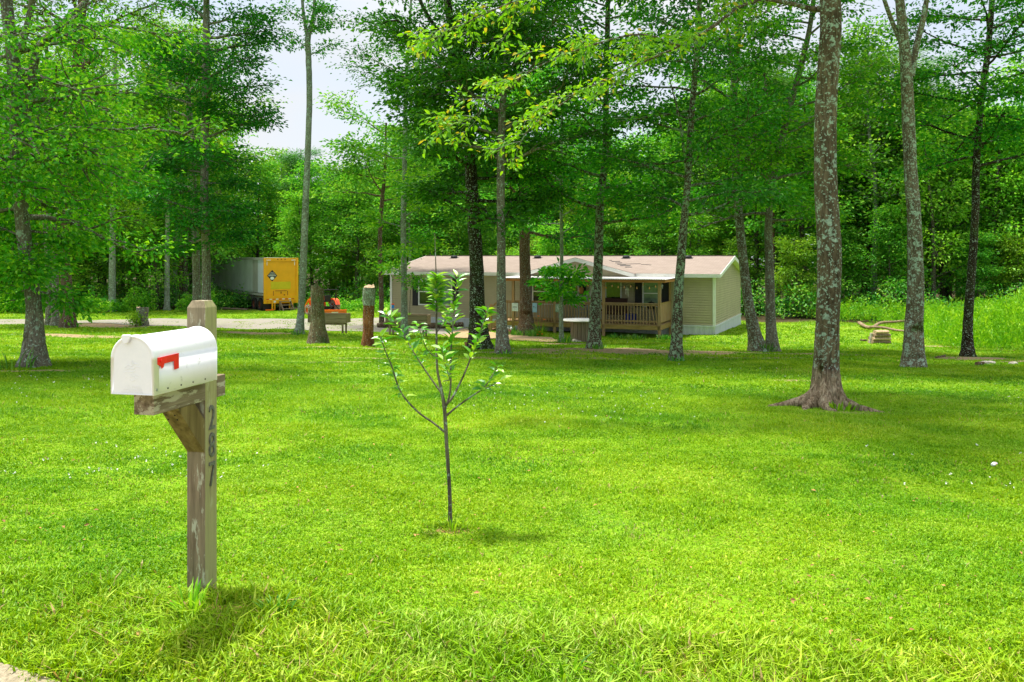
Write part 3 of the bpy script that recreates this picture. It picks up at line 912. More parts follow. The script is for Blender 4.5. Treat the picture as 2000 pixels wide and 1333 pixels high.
fg_tree('oak_tree', 'stout brown tree trunk standing right against the porch railing', [(1029, 655, 30), (1027, 600, 23), (1025, 500, 21), (1024, 420, 20), (1020, 300, 18), (1010, 150, 15), (1000, 0, 12), (990, -220, 4)],
        'bark_brown', 'oak', [dict(py=(455, 60), n=28, length=3.2, per=30, size=0.17, spread=0.32, sub=7, el=(-0.15, 0.4), flat=0.42, rb=0.42),
                              dict(py=(20, -200), n=14, length=3.4, per=26, size=0.18, spread=0.4, sub=6)], flare=0.5)
fg_tree('young_tree', 'thinnest young tree before the porch with a tuft of leaves at railing height', [(1097, 670, 10), (1096, 600, 8), (1097, 500, 7), (1096, 380, 6), (1098, 240, 5), (1100, 140, 3)],
        'bark_pale', 'maple', [dict(py=(590, 520), n=8, length=0.78, per=11, size=0.19, spread=0.17, sub=5, el=(-0.3, 0.4), rb=0.55),
                               dict(py=(460, 130), n=20, length=2.3, per=26, size=0.15, spread=0.28, sub=6, rb=0.55, el=(-0.1, 0.4))])
fg_tree('slender_tree', 'leaning trunk blotched with round green lichen beside the wooden bar table', [(1160, 681, 25), (1163, 600, 21), (1168, 520, 18), (1172, 400, 16), (1183, 300, 13), (1184, 190, 11), (1186, 60, 10), (1190, -150, 4)],
        'bark_spot', 'maple', [dict(py=(440, 40), n=18, length=2.4, per=24, size=0.14, spread=0.26, sub=6, el=(0.0, 0.6), rb=0.5, flat=0.4),
                               dict(py=(40, -140), n=10, length=2.8, per=22, size=0.15, spread=0.34, sub=6)])
fg_tree('slender_tree', 'dark leaning trunk with lichen patches in front of the right end of the house', [(1320, 706, 24), (1325, 600, 19), (1332, 480, 16), (1342, 360, 13), (1350, 240, 12), (1360, 120, 11), (1366, 0, 10), (1372, -220, 4)],
        'bark_spot', 'oak', [dict(py=(430, 40), n=22, length=2.7, per=26, size=0.13, spread=0.26, sub=6, el=(-0.05, 0.5), rb=0.5, flat=0.4),
                             dict(py=(-20, -220), n=18, length=4.8, per=32, size=0.17, spread=0.42, sub=6)],
        forks=[[(1343, 350, 7), (1332, 290, 6, -0.2), (1320, 230, 4, -0.4), (1300, 160, 2, -0.5)]])
fg_tree('slender_tree', 'tree leaning left at the house corner, sharing its base with a straighter one', [(1484, 688, 32), (1474, 650, 24), (1460, 580, 19), (1448, 480, 17), (1440, 380, 16), (1436, 280, 15), (1432, 190, 14), (1440, 90, 12), (1452, -40, 9), (1458, -220, 3)],
        'bark_lichen', 'maple', [dict(py=(420, 40), n=16, length=2.3, per=24, size=0.14, spread=0.26, sub=6, el=(0.0, 0.6), flat=0.4, rb=0.6),
                                 dict(py=(-20, -200), n=14, length=4.2, per=28, size=0.17, spread=0.42, sub=6)],
        forks=[[(1434, 160, 9), (1425, 100, 8, -0.1), (1412, 20, 6, -0.2), (1404, -90, 4, -0.3)]])
fg_tree('slender_tree', 'taller trunk leaning right toward the top, growing beside the left-leaning tree', [(1510, 688, 24), (1506, 620, 19), (1503, 520, 17), (1500, 430, 14), (1514, 330, 13), (1538, 230, 12), (1566, 120, 11), (1586, 20, 9), (1600, -150, 4)],
        'bark_grey', 'maple', [dict(py=(440, 20), n=24, length=2.6, per=26, size=0.14, spread=0.28, sub=6, el=(-0.05, 0.5), flat=0.4, rb=0.55),
                               dict(py=(0, -140), n=10, length=3.0, per=20, size=0.15, spread=0.34, sub=6)],
        forks=[[(1505, 390, 7), (1510, 300, 6, 0.3), (1504, 180, 5, 0.4), (1490, 60, 3, 0.5)]])

# the big lichen-covered tree on the right with surface roots and a long low limb
bb = GP(1618, 797)


def root(angle, length, r, sag=0.0):
    """a root that leaves the trunk flare and dives into the soil"""
    q = []
    for k, f in enumerate(np.linspace(0, 1, 9)):
        a = angle + 0.25 * math.sin(f * 3 + angle)
        d = 0.05 + (length - 0.05) * f
        x, y = math.cos(a) * d, math.sin(a) * d
        z = float(gz(bb.x + x, bb.y + y)) - bb.z + 0.42 * math.exp(-f * 5.5) + 0.02 - 0.04 * f
        q.append((x, y, z))
    return np.array(q), r * np.array([0.75, 0.95, 0.95, 0.85, 0.75, 0.62, 0.5, 0.4, 0.25])


bt, _ = fg_tree('large_tree', 'large straight lichen-spotted tree with spreading surface roots on the right of the lawn',
        [(1618, 797, 58), (1617, 730, 47), (1615, 640, 44), (1617, 500, 45), (1614, 350, 43), (1616, 200, 41), (1620, 60, 40), (1618, -60, 38), (1622, -400, 30), (1628, -900, 10)],
        'bark_big', 'hickory', [dict(py=(-150, -850), n=20, length=4.4, per=44, size=0.15, spread=0.40, sub=7, el=(0.0, 0.6))],
        forks=[[(1612, 18, 13), (1590, 16, 11), (1550, 14, 9, -0.1), (1480, 18, 8, -0.4), (1420, 42, 7, -0.7), (1365, 85, 6, -0.9), (1300, 125, 5, -1.0), (1210, 165, 4, -1.0), (1120, 205, 3, -0.8), (1040, 260, 2, -0.7), (1010, 300, 1.2, -0.7)],
               [(1480, 18, 6, -0.4), (1380, 4, 5, -1.0), (1260, 14, 4, -1.4), (1140, 40, 3.5, -1.7), (1020, 70, 3, -1.7), (930, 100, 2, -1.5), (860, 130, 1.2, -1.4)],
               [(1300, 125, 4, -1.0), (1220, 120, 3.5, -1.4), (1130, 150, 3, -1.7), (1040, 190, 2.4, -1.8), (960, 250, 1.5, -1.8), (915, 290, 1, -1.7)]],
        flare=0.42, sides=28, wob=0.018,
        roots=[root(3.35, 0.95, 0.085), root(3.75, 0.62, 0.10), root(4.35, 0.48, 0.12), root(-0.35, 0.50, 0.09), root(-0.85, 0.75, 0.085), root(2.4, 0.6, 0.08), root(0.9, 0.6, 0.08)])


def hanging_sprays(tree, base, paths, mat, size=0.078):
    """twigs with drooping leaves along the low limbs"""
    tr = Geo(); cr2 = Geo()
    S = []; D = []
    for pts, f0, n, ln in paths:
        V, rr = px_path(pts, base); pth, _ = smooth_path(V, rr, 8)
        for k in range(n):
            f = f0 + (1 - f0) * (k + R.uniform(0, 1)) / n
            st, dd = interp_path(pth, min(f, 0.999))
            a = math.atan2(dd[1], dd[0]) + R.uniform(-1.3, 1.3)
            lp, lr = limb(st, a, R.uniform(-0.6, 0.35), ln * R.uniform(0.5, 1.2), 0.006, 6, -0.07, 0.14)
            tr.tube(lp, lr, 4, cap=False)
            for s in range(3):
                sp, d2 = interp_path(lp, R.uniform(0.2, 0.9))
                a2 = math.atan2(d2[1], d2[0]) + R.uniform(-1, 1)
                bp, br = limb(sp, a2, R.uniform(-0.7, 0.2), ln * 0.4, 0.0035, 4, -0.1, 0.15)
                tr.tube(bp, br, 3, cap=False)
                for q in np.linspace(0.1, 1, 6):
                    x, d3 = interp_path(bp, q); S.append(x); D.append(d3)
            for q in np.linspace(0.15, 1, 8):
                x, d3 = interp_path(lp, q); S.append(x); D.append(d3)
    leaf_cloud(cr2, S, D, 2, size, 0.05, flat=0.7, rb=0.66, six=True, updown=0.45, aspect=0.46)
    tr.obj('twigs', M['bark_pale'], tree, smooth=True)
    cr2.obj('foliage', M[mat], tree, attr=True)


LIMBS = [([(1590, 16, 11), (1550, 14, 9, -0.1), (1480, 18, 8, -0.4), (1420, 42, 7, -0.7), (1365, 85, 6, -0.9), (1300, 125, 5, -1.0), (1210, 165, 4, -1.0), (1120, 205, 3, -0.8), (1040, 260, 2, -0.7), (1010, 300, 1.2, -0.7)], 0.22, 24, 0.58),
         ([(1480, 18, 6, -0.4), (1380, 4, 5, -1.0), (1260, 14, 4, -1.4), (1140, 40, 3.5, -1.7), (1020, 70, 3, -1.7), (930, 100, 2, -1.5), (860, 130, 1.2, -1.4)], 0.1, 22, 0.58),
         ([(1300, 125, 4, -1.0), (1220, 120, 3.5, -1.4), (1130, 150, 3, -1.7), (1040, 190, 2.4, -1.8), (960, 250, 1.5, -1.8), (915, 290, 1, -1.7)], 0.05, 18, 0.56)]
hanging_sprays(bt, bb, LIMBS, 'hickory')

fg_tree('tall_tree', 'tall pale-lichened tree forking near the top, between the large tree and the right edge', [(1785, 718, 40), (1787, 640, 34), (1788, 560, 31), (1783, 420, 26), (1780, 340, 25), (1776, 230, 24), (1768, 130, 22), (1762, 60, 19), (1756, -40, 16), (1750, -200, 12), (1745, -450, 5)],
        'bark_lichen', 'hickory', [dict(py=(-60, -420), n=20, length=4.6, per=36, size=0.16, spread=0.42, sub=6)],
        forks=[[(1768, 100, 11), (1750, 55, 9), (1728, 5, 8), (1700, -80, 6), (1660, -200, 3)], [(1779, 150, 14), (1792, 90, 12), (1806, 20, 10), (1822, -100, 8), (1850, -250, 4)]], flare=0.3)
fg_tree('oak_tree', 'dark-trunked oak nearest the right edge, leaves low on the trunk', [(1891, 697, 22), (1892, 640, 18), (1895, 560, 16), (1903, 420, 14), (1908, 320, 13), (1918, 200, 12), (1928, 100, 11), (1938, -30, 10), (1945, -220, 4)],
        'bark_dark', 'oak', [dict(py=(330, 20), n=24, length=2.7, per=26, size=0.14, spread=0.26, sub=6, el=(-0.1, 0.4), flat=0.35, rb=0.6),
                             dict(py=(-20, -200), n=16, length=4.5, per=30, size=0.17, spread=0.42, sub=6)], flare=0.5)
fg_tree('pine_tree', 'leaning reddish pine with a flat open crown above the woods on the right', [(1686, 612, 13), (1690, 540, 13), (1702, 450, 12), (1722, 360, 10), (1738, 280, 9), (1742, 220, 8), (1750, 170, 6), (1758, 130, 4)],
        'bark_pine', 'pine', [dict(py=(290, 130), n=26, length=4.6, per=60, size=0.30, spread=0.34, sub=7, el=(0.05, 0.35), flat=0.25, needle=True, rb=0.6)])
fg_tree('bare_trunk_tree', 'thin straight dark trunk seen just right of the large lichened tree', [(1638, 612, 8), (1638, 500, 7), (1637, 380, 6), (1640, 280, 5), (1642, 200, 3)],
        'bark_pine', 'pine', [dict(py=(330, 200), n=12, length=2.4, per=50, size=0.28, spread=0.34, sub=4, needle=True, flat=0.5)])
for k, (x0, y0, w0, lab, bk) in enumerate([(219, 609, 14, 'pale lichened trunk at the wood edge left of the short stump with a shrub', 'bark_pale'),
                                       (326, 607, 11, 'pale trunk at the wood edge left of the mailbox post top', 'bark_pale'),
                                       (353, 604, 8, 'slim brown trunk nearest the left side of the twin oak trunks', 'bark_brown'),
                                       (156, 590, 6, 'slim pale trunk right of the dark clump by the drive', 'bark_grey')]):
    fg_tree('woodland_tree', lab, [(x0, y0, w0), (x0, 480, w0 * .85), (x0 + 2, 360, w0 * .8), (x0 + 6, 200, w0 * .6), (x0 + 8, 60, w0 * .4)],
            bk, ('wood_b', 'wood_a')[k % 2], [dict(py=(420, 60), n=18, length=3.0, per=28, size=0.2, spread=0.42, sub=5, rb=0.6)], sides=8)


# ------------------------------------------------------------------ the wood behind: a few kinds, copied
def wood_variant(kind, H, leafm, n, per, size, spread, length, z0f=0.28, r=0.16, bark='bark_wood'):
    t = thing('woodland_tree', 'x', 'tree')
    tr = Geo(); cr_ = Geo()
    lean = R.normal(size=2) * 0.05 * H
    zz = np.linspace(-0.4, H, 9)
    pth = np.stack([lean[0] * np.clip(zz / H, 0, 1) ** 1.5 + 0.12 * np.sin(zz * 0.7 + kind), lean[1] * np.clip(zz / H, 0, 1) ** 1.5 + 0.1 * np.cos(zz * 0.6), zz], -1)
    rad = r * np.linspace(1.15, 0.2, 9)
    tr.tube(pth, rad, 7, cap=False)
    needle = leafm == 'pine'
    grow(tr, cr_, pth, rad, H * z0f, H * 0.98, n, length, per, size, spread, sub=5, shape=(lambda f: 1.15 - 0.75 * f) if not needle else (lambda f: 0.8 - 0.3 * f), minr=0.02,
         el=(-0.05, 0.6), needle=needle, flat=0.5, subpts=2)
    tr.obj('trunk', M[bark], t, smooth=True); cr_.obj('crown', M[leafm], t, attr=True)
    return t


variants = [wood_variant(0, 13.0, 'wood_a', 24, 26, 0.24, 0.48, 3.0), wood_variant(1, 14.5, 'wood_b', 26, 26, 0.24, 0.48, 3.1, 0.2), wood_variant(2, 12.0, 'wood_a', 22, 26, 0.22, 0.45, 2.6, 0.15),
            wood_variant(3, 15.5, 'wood_a', 26, 26, 0.25, 0.50, 3.4, 0.35, 0.17, 'bark_pale'), wood_variant(4, 11.0, 'wood_b', 24, 24, 0.22, 0.42, 2.4, 0.12), wood_variant(5, 15.0, 'pine', 24, 60, 0.34, 0.36, 2.4, 0.5, 0.15, 'bark_pine'),
            wood_variant(6, 7.5, 'wood_a', 20, 26, 0.20, 0.36, 2.0, 0.12, 0.08), wood_variant(7, 6.0, 'wood_b', 18, 26, 0.19, 0.34, 1.8, 0.1, 0.07)]
used = set()


def copy_tree(src, loc, rz, sc):
    r = src.copy(); COL.objects.link(r)
    r.location = loc; r.rotation_euler = (0, 0, rz); r.scale = sc
    for ch in src.children:
        c = ch.copy(); COL.objects.link(c); c.parent = r
    return r


def place(vi, loc, sc):
    src = variants[vi]
    rz = R.uniform(0, 6.28)
    s = (sc * R.uniform(0.9, 1.1),) * 2 + (sc * R.uniform(0.92, 1.1),)
    if vi not in used:
        used.add(vi); src.location = loc; src.rotation_euler = (0, 0, rz); src.scale = s
        return src
    return copy_tree(src, loc, rz, s)


def wood_edge(x):
    return float(np.interp(x, [-60, -36, -26, -14, -8, 4, 12, 17, 24, 60], [56, 58, 62, 70, 64, 62, 60, 54, 51, 48]))


KINDS = ['leafy green tree of the wood', 'light green spreading tree of the wood', 'bushy green tree of the wood', 'tall green tree of the wood', 'light green low-branched tree of the wood',
         'tall dark pine of the wood', 'small green understorey tree of the wood', 'small light green understorey tree of the wood']
pts = []
tries = 0
while len(pts) < 185 and tries < 20000:
    tries += 1
    x = R.uniform(-62, 62); e = wood_edge(x); y = e + abs(R.normal()) * 11 + (0 if R.uniform() < .3 else 1)
    if abs(x) > 0.66 * y + 4 or y > 100:
        continue
    if 400 < 1000 + F * x / y < 592 and y < 77:
        continue
    md = 2.3 if y - e < 8 else 3.0
    if any((x - a) ** 2 + (y - b) ** 2 < md * md for a, b, _ in pts):
        continue
    pts.append((x, y, e))
for x, y, e in pts:
    small = (y - e) < 4 and R.uniform() < 0.55
    px = 1000 + F * x / y
    if small:
        vi = int(R.choice([6, 7, 6, 7, 4]))
    else:
        vi = int(R.choice([0, 1, 2, 3, 4, 5], p=[.22, .2, .18, .16, .14, .10]))
    sc = 1.0
    if px < 480:
        sc = 1.32
    elif px < 600:
        sc = 0.95
    elif px < 820:
        sc = 0.88
    elif 1180 < px < 1300:
        sc = 0.92
    elif px > 1300:
        sc = 1.16
    if small:
        sc = R.uniform(0.7, 1.1)
    o = place(vi, (x, y, float(gz(x, y))), sc)
    place_txt = ('left of the twin oak trunks' if px < 400 else 'behind the trailer and tractor' if px < 745 else 'behind the house' if px < 1460 else 'beyond the lawn right of the house')
    tag(o, f'{KINDS[vi]} {place_txt}', 'tree', f'{KINDS[vi]} {place_txt}')

# far mass of the wood and the undergrowth along its floor
g = Geo()
N = 60000
x = R.uniform(-95, 95, N); y = R.uniform(96, 112, N)
top = 11 + 2.5 * np.sin(x * 0.23) + 1.6 * np.sin(x * 0.71 + 1)
z = gz(x, y) + R.uniform(0, 1, N) ** 0.8 * top
p = np.stack([x, y, z], -1)
g.leaves(p, unit(R.normal(size=(N, 3))), unit(R.normal(size=(N, 3)) + [0, 0, 1]), R.uniform(0.5, 0.95, N), R.uniform(0.3, 0.6, N), R.uniform(0, 0.9, N))
tag(g.obj('distant_woodland', M['wood_a'], attr=True), 'far wood closing the view behind the trees', 'woodland', kind='stuff')


def vnoise(x, y, sc, seed=0):
    u, v = x / sc + 500, y / sc + 500
    i, j = np.floor(u).astype(int), np.floor(v).astype(int); f, g_ = u - i, v - j
    f = f * f * (3 - 2 * f); g_ = g_ * g_ * (3 - 2 * g_)
    def hsh(a, b):
        n_ = (a * 73856093) ^ (b * 19349663) ^ (seed * 83492791)
        return ((n_ * 2654435761) & 0xFFFFFF) / 0xFFFFFF
    return (hsh(i, j) * (1 - f) + hsh(i + 1, j) * f) * (1 - g_) + (hsh(i, j + 1) * (1 - f) + hsh(i + 1, j + 1) * f) * g_


def vnoise_(x, y):
    return vnoise(x, y, 2.2, 31)


def leafy_mass(name, N, xy, hfun, size, mat, label, cat, lump=1.0, upright=False):
    g = Geo()
    x, y = xy
    cx = np.round(x / lump) + 13 * np.round(y / lump)
    h = hfun(x, y) * (0.55 + 0.45 * np.sin(cx * 12.9898) ** 2)
    z = gz(x, y) + R.uniform(0.02, 1, len(x)) ** 0.75 * h
    p = np.stack([x, y, z], -1)
    ax = unit(R.normal(size=(len(x), 3)) + (np.array([0, 0, 1.6]) if upright else np.array([0, 0, -0.2])))
    nm = unit(R.normal(size=(len(x), 3)) * 0.6 + [0, -0.3 if upright else 0, 1])
    Ln = R.uniform(0.6, 1.3, len(x)) * size
    g.leaves(p, ax, nm, Ln, Ln * (0.28 if upright else 0.6), np.clip(R.uniform(0, 0.7, len(x)) + 0.3 * np.sin(cx * 3.7), 0, 1))
    return tag(g.obj(name, mat, attr=True), label, cat, kind='stuff')


N = 75000
x = R.uniform(-60, 60, N)
e = np.interp(x, [-60, -36, -26, -14, -8, 4, 12, 17, 24, 60], [56, 58, 62, 69, 64, 62, 60, 53, 50, 47])
y = e - 1.5 + R.exponential(6.5, N)
ok = (y < 85) & (np.abs(x) < 0.66 * y + 3)
leafy_mass('undergrowth', N, (x[ok], y[ok]), lambda a, b: 1.0 + 1.3 * np.abs(np.sin(a * 0.45 + 0.5)) + 0.5 * np.sin(a * 1.7) ** 2, 0.19, M['under'], 'dark green undergrowth of shrubs and saplings along the wood floor', 'undergrowth', 1.1)
# bright weeds along the right hand edge of the lawn
N = 90000
y = 27 + 27 * R.uniform(0, 1, N) ** 1.1; x = y * R.uniform(0.36, 0.70, N); kx = x / y
e = np.interp(kx, [0.36, 0.44, 0.47, 0.485, 0.51, 0.56, 0.70], [49, 48, 46.5, 38, 32, 29.5, 28.5]) + 0.5 * np.sin(x * 2.3)
ok = (y > e) & (y < 54)
leafy_mass('tall_weeds', N, (x[ok], y[ok]), lambda a, b: 0.8 + 0.7 * np.abs(np.sin(a * 0.9 + b * 0.5)) + np.clip((a / b - 0.52) * 9, 0, 1.1), 0.17, M['weed'], 'bright green tall weeds and brambles bordering the lawn on the right', 'weeds', 0.7, True)
N = 22000
x = R.uniform(-9, 5, N); y = R.uniform(50, 60, N)
x2 = R.uniform(-26, -8, N // 2); y2 = 60 + R.exponential(2.0, N // 2) + np.where(x2 > -15, 0.5, 8)
x3 = R.uniform(-44, -21, N); k3 = x3 / 58.0; y3 = np.interp(x3, [-44, -36, -26, -21], [54, 55.5, 58, 60]) + R.exponential(1.2, N)
ok3 = vnoise_(x3, y3) > 0.42
x2 = np.concatenate([x2, x3[ok3]]); y2 = np.concatenate([y2, y3[ok3]])
leafy_mass('verge_plants', N, (np.concatenate([x2]), np.concatenate([y2])), lambda a, b: 0.6 + 0.5 * np.sin(a * 2.1) ** 2 + np.where(a < -21, 1.0 * np.sin(a * 0.8) ** 2, 0), 0.16, M['wood_b'], 'loose bright green bushes at the wood edge by the trailer and tractor', 'undergrowth', 0.8)

# ------------------------------------------------------------------ the house (double-wide home), local x along the front, y to the back
HL = Vector((-6.7, 46.7, CZ - 3.88)); HA = math.atan2(-6.7, 16.3)
HU = Vector((math.cos(HA), math.sin(HA), 0)); HV = Vector((-math.sin(HA), math.cos(HA), 0))
LEN, DEP = 17.62, 9.4


def hu(px, v=0.0):
    k = (px - 1000) / F
    return -((HL.x + v * HV.x) - k * (HL.y + v * HV.y)) / (HU.x - k * HU.y)


def hz(px, py, v=0.0):
    u = hu(px, v); Yd = HL.y + u * HU.y + v * HV.y
    return CZ - (py - HZ) / F * Yd - HL.z


house = thing('mobile_home', 'long single-storey tan mobile home with brown shingle roof and white skirting behind the trees', 'house', HL, HA)
ZS, ZW = 0.54, 2.86        # siding from, to
RZ, OV = 3.88, 0.32        # ridge height, eave overhang
slope = (RZ - 3.02) / (DEP / 2 + OV)


def siding_front(u0, u1, v, z0, z1, out=-1):
    g = Geo(); n = int(round((z1 - z0) / 0.118)); c = (z1 - z0) / n
    prof = [(0, 0.0, -0.045), (0, 0.040, -0.045), (0, 0.040, 0.014), (0, c, 0.004), (0, c, -0.045)]
    for k in range(n):
        a = z0 + k * c
        for (_, za, va), (_, zb2, vb) in zip(prof[:-1], prof[1:]):
            g.add([(u0, v + out * va, a + za), (u1, v + out * va, a + za), (u1, v + out * vb, a + zb2), (u0, v + out * vb, a + zb2)], [(0, 1, 2, 3)])
    return g


def clip_panel(g, x, out, zfun):
    """gable-end courses at local x; width follows the roof"""
    z0, c = ZS, 0.118
    k = 0
    while True:
        a = z0 + k * c; b = a + c
        ya = zfun(a); yb = zfun(b)
        if ya is None:
            break
        if yb is None:
            yb = (DEP / 2, DEP / 2)
        ym = zfun(a + 0.026) or yb
        q_ = [(a, ya, -0.045), (a + 0.026, ym, -0.045), (a + 0.026, ym, 0.012), (b, yb, 0.004), (b, yb, -0.045)]
        for (z1_, y1_, v1_), (z2_, y2_, v2_) in zip(q_[:-1], q_[1:]):
            g.add([(x + out * v1_, y1_[0], z1_), (x + out * v1_, y1_[1], z1_), (x + out * v2_, y2_[1], z2_), (x + out * v2_, y2_[0], z2_)], [(0, 1, 2, 3)])
        k += 1


def gable_z(z):
    if z <= 3.02 + slope * OV:
        return (0, DEP)
    y = (z - 3.02) / slope - OV
    if y >= DEP / 2:
        return None
    return (y, DEP - y)


wall = siding_front(0, LEN, 0, ZS, 3.05)
clip_panel(wall, LEN, 1, gable_z); clip_panel(wall, 0, -1, gable_z)
wall.add([(0, DEP, 0.1), (LEN, DEP, 0.1), (LEN, DEP, 3.1), (0, DEP, 3.1)], [(0, 1, 2, 3)])
wall.obj('wall', M['siding'], house)


def ribbed(g, a, b, z0, z1, nrm, pitch=0.15):
    a = Vector(a); b = Vector(b); L_ = (b - a).length; n = int(L_ / pitch); d = (b - a) / n; nv = Vector(nrm)
    for k in range(n):
        p = a + d * k
        q = [p, p + d * 0.08 - nv * 0.02, p + d * 0.16, p + d]
        for i in range(3):
            g.add([(q[i].x, q[i].y, z0), (q[i + 1].x, q[i + 1].y, z0), (q[i + 1].x, q[i + 1].y, z1), (q[i].x, q[i].y, z1)], [(0, 1, 2, 3)])


sk = Geo()
ribbed(sk, (-0.02, -0.03, 0), (LEN + 0.03, -0.03, 0), -0.35, ZS - 0.04, (0, -1, 0))
ribbed(sk, (LEN + 0.03, -0.03, 0), (LEN + 0.03, DEP, 0), -0.45, ZS - 0.04, (1, 0, 0))
ribbed(sk, (-0.03, -0.03, 0), (-0.03, DEP, 0), -0.35, ZS - 0.04, (-1, 0, 0))
sk.box((LEN / 2, -0.035, ZS - 0.01), (LEN + 0.1, 0.05, 0.075)); sk.box((LEN + 0.035, DEP / 2 - 0.005, ZS - 0.01), (0.05, DEP, 0.073)); sk.box((-0.035, DEP / 2, ZS - 0.01), (0.05, DEP, 0.073))
sk.obj('skirting', M['skirt'], house)

tr = Geo()
for x_, s_ in ((0, -1), (LEN, 1)):
    tr.box((x_ - s_ * 0.03, -0.024, 1.69), (0.12, 0.014, 2.28)); tr.box((x_ + s_ * 0.024, 0.04, 1.69), (0.014, 0.12, 2.28))
tr.box((LEN / 2, -0.02, ZW - 0.0), (LEN - 0.2, 0.03, 0.05))
tr.obj('corner_trim', M['trim'], house)

# roof
rf = Geo()
th = 0.10
for s_ in (0, 1):
    y0, y1 = -OV, DEP / 2
    V = []
    for (yy, zz) in ((y0, 3.02), (y1, RZ)):
        for xx in (-0.30, LEN + 0.30):
            yv = yy if s_ == 0 else DEP - yy
            V.append((xx, yv, zz)); V.append((xx, yv, zz - 0.03))
    rf.add(V, [(0, 2, 6, 4), (1, 5, 7, 3), (0, 1, 3, 2), (4, 6, 7, 5), (0, 4, 5, 1), (2, 3, 7, 6)])
rf.box((LEN / 2, DEP / 2, RZ + 0.012), (LEN + 0.6, 0.28, 0.03))
roof = rf.obj('roof', M['shingle'], house)
# fascia and soffit
fa = Geo()
uA, uB = hu(1033, -OV), hu(1232, -OV)      # the small front gable
fa.box(((-0.3 + uA) / 2, -OV - 0.012, 2.93), (uA + 0.3, 0.024, 0.17)); fa.box(((uB + LEN + 0.3) / 2, -OV - 0.012, 2.93), (LEN + 0.3 - uB, 0.024, 0.17))
fa.box((LEN / 2, -OV / 2 + 0.0, 2.865), (LEN + 0.6, OV + 0.0, 0.02)); fa.box((LEN / 2, DEP + OV + 0.012, 2.93), (LEN + 0.6, 0.024, 0.17))
fa.box((LEN / 2, DEP + OV / 2, 2.865), (LEN + 0.6, OV, 0.02))
for x_ in (-0.312, LEN + 0.312):
    for s_ in (0, 1):
        q = [(-OV, 2.85), (DEP / 2, RZ - 0.19), (DEP / 2, RZ + 0.0), (-OV, 3.015)]
        if s_:
            q = [(DEP - a, b) for a, b in q][::-1]
        fa.prism(q, x_ - 0.012, x_ + 0.012, 'yz')
fa.obj('fascia', M['trim'], house)
sf = Geo()
for x0, x1 in ((-0.3, 0.0), (LEN, LEN + 0.3)):
    for s_ in (0, 1):
        q = [(-OV, 2.87), (DEP / 2, RZ - 0.16)]
        if s_:
            q = [(DEP - a, b) for a, b in q]
        sf.add([(x0, q[0][0], q[0][1]), (x1, q[0][0], q[0][1]), (x1, q[1][0], q[1][1]), (x0, q[1][0], q[1][1])], [(0, 1, 2, 3)])
sf.obj('soffit', M['trim'], house)
# front gable
pk = hu(1125, -OV - 0.1); zpk = 3.80
gg = Geo()
gz0 = 2.90
n = 8
for k in range(n):
    a = 3.0 + (zpk - 0.14 - 3.0) * k / n; b = 3.0 + (zpk - 0.14 - 3.0) * (k + 1) / n
    fa_, fb_ = (a - 2.98) / (zpk - 2.98), (b - 2.98) / (zpk - 2.98)
    l0, r0 = uA + (pk - uA) * fa_, uB + (pk - uB) * fa_; l1, r1 = uA + (pk - uA) * fb_, uB + (pk - uB) * fb_
    gg.add([(l0, -OV - .016, a), (r0, -OV - .016, a), (r1, -OV - .002, b), (l1, -OV - .002, b)], [(0, 1, 2, 3)])
    gg.add([(l0, -OV, a), (r0, -OV, a), (r0, -OV - .016, a), (l0, -OV - .016, a)], [(0, 1, 2, 3)])
gg.add([(uA, -OV - .01, 2.86), (uB, -OV - .01, 2.86), (uB, -OV - .01, 3.0), (uA, -OV - .01, 3.0)], [(0, 1, 2, 3)])
gg.obj('gable_wall', M['siding'], house)
gr = Geo()
yb = (zpk - 3.02) / slope - OV
for s_, (ue) in ((0, uA - 0.25), (1, uB + 0.25)):
    ze = 3.01 - 0.0
    V = [(ue, -OV - 0.26, ze), (pk, -OV - 0.26, zpk), (pk, yb, zpk + 0.01), (ue, -OV + 0.05, ze + 0.01)]
    V2 = [(a, b, c - 0.035) for a, b, c in V]
    gr.add(V + V2, [(0, 1, 2, 3) if s_ == 0 else (3, 2, 1, 0), (4, 7, 6, 5), (0, 4, 5, 1), (1, 5, 6, 2), (2, 6, 7, 3), (3, 7, 4, 0)])
gr.obj('gable_roof', M['shingle'], house)
gf = Geo()
for ue in (uA - 0.25, uB + 0.25):
    gf.prism([(ue, 2.81), (pk, zpk - 0.20), (pk, zpk - 0.02), (ue, 2.99)], -OV - 0.285, -OV - 0.262, 'xz')
gf.obj('gable_fascia', M['trim'], house)
# roof vents
for px in (887, 1050, 1223, 1344):
    v = 3.95; u = hu(px, v); zr = 3.02 + slope * (v + OV)
    g = Geo(); g.lathe([(0.20, -0.04), (0.20, 0.07), (0.16, 0.13), (0.08, 0.15), (0, 0.15)], 12, (u, v, zr)); g.box((u, v, zr + 0.0), (0.5, 0.4, 0.012), Matrix.Rotation(math.atan(slope), 3, 'X'))
    g.obj('roof_vent', M['darkmetal'], roof, smooth=False)
# torn shingles
g = Geo()
for px, v0, w_, d_ in ((1202, 2.9, 0.5, 0.12), (1208, 2.5, 0.35, 0.1), (1214, 2.1, 0.5, 0.16), (1221, 1.7, 0.55, 0.16), (1228, 1.3, 0.35, 0.12), (1236, 2.2, 0.8, 0.05), (1262, 2.0, 0.6, 0.04), (1150, 4.0, 0.9, 0.05), (1165, 3.7, 0.5, 0.05), (1190, 3.2, 0.3, 0.08)):
    u = hu(px, v0); zr = 3.02 + slope * (v0 + OV)
    g = Geo(); g.box((u, v0, zr + 0.005), (w_, d_, 0.02), Matrix.Rotation(math.atan(slope), 3, 'X') @ Matrix.Rotation(R.uniform(-.3, .3), 3, 'Z'))
    g.obj('torn_shingle', M['darkmetal'], roof)


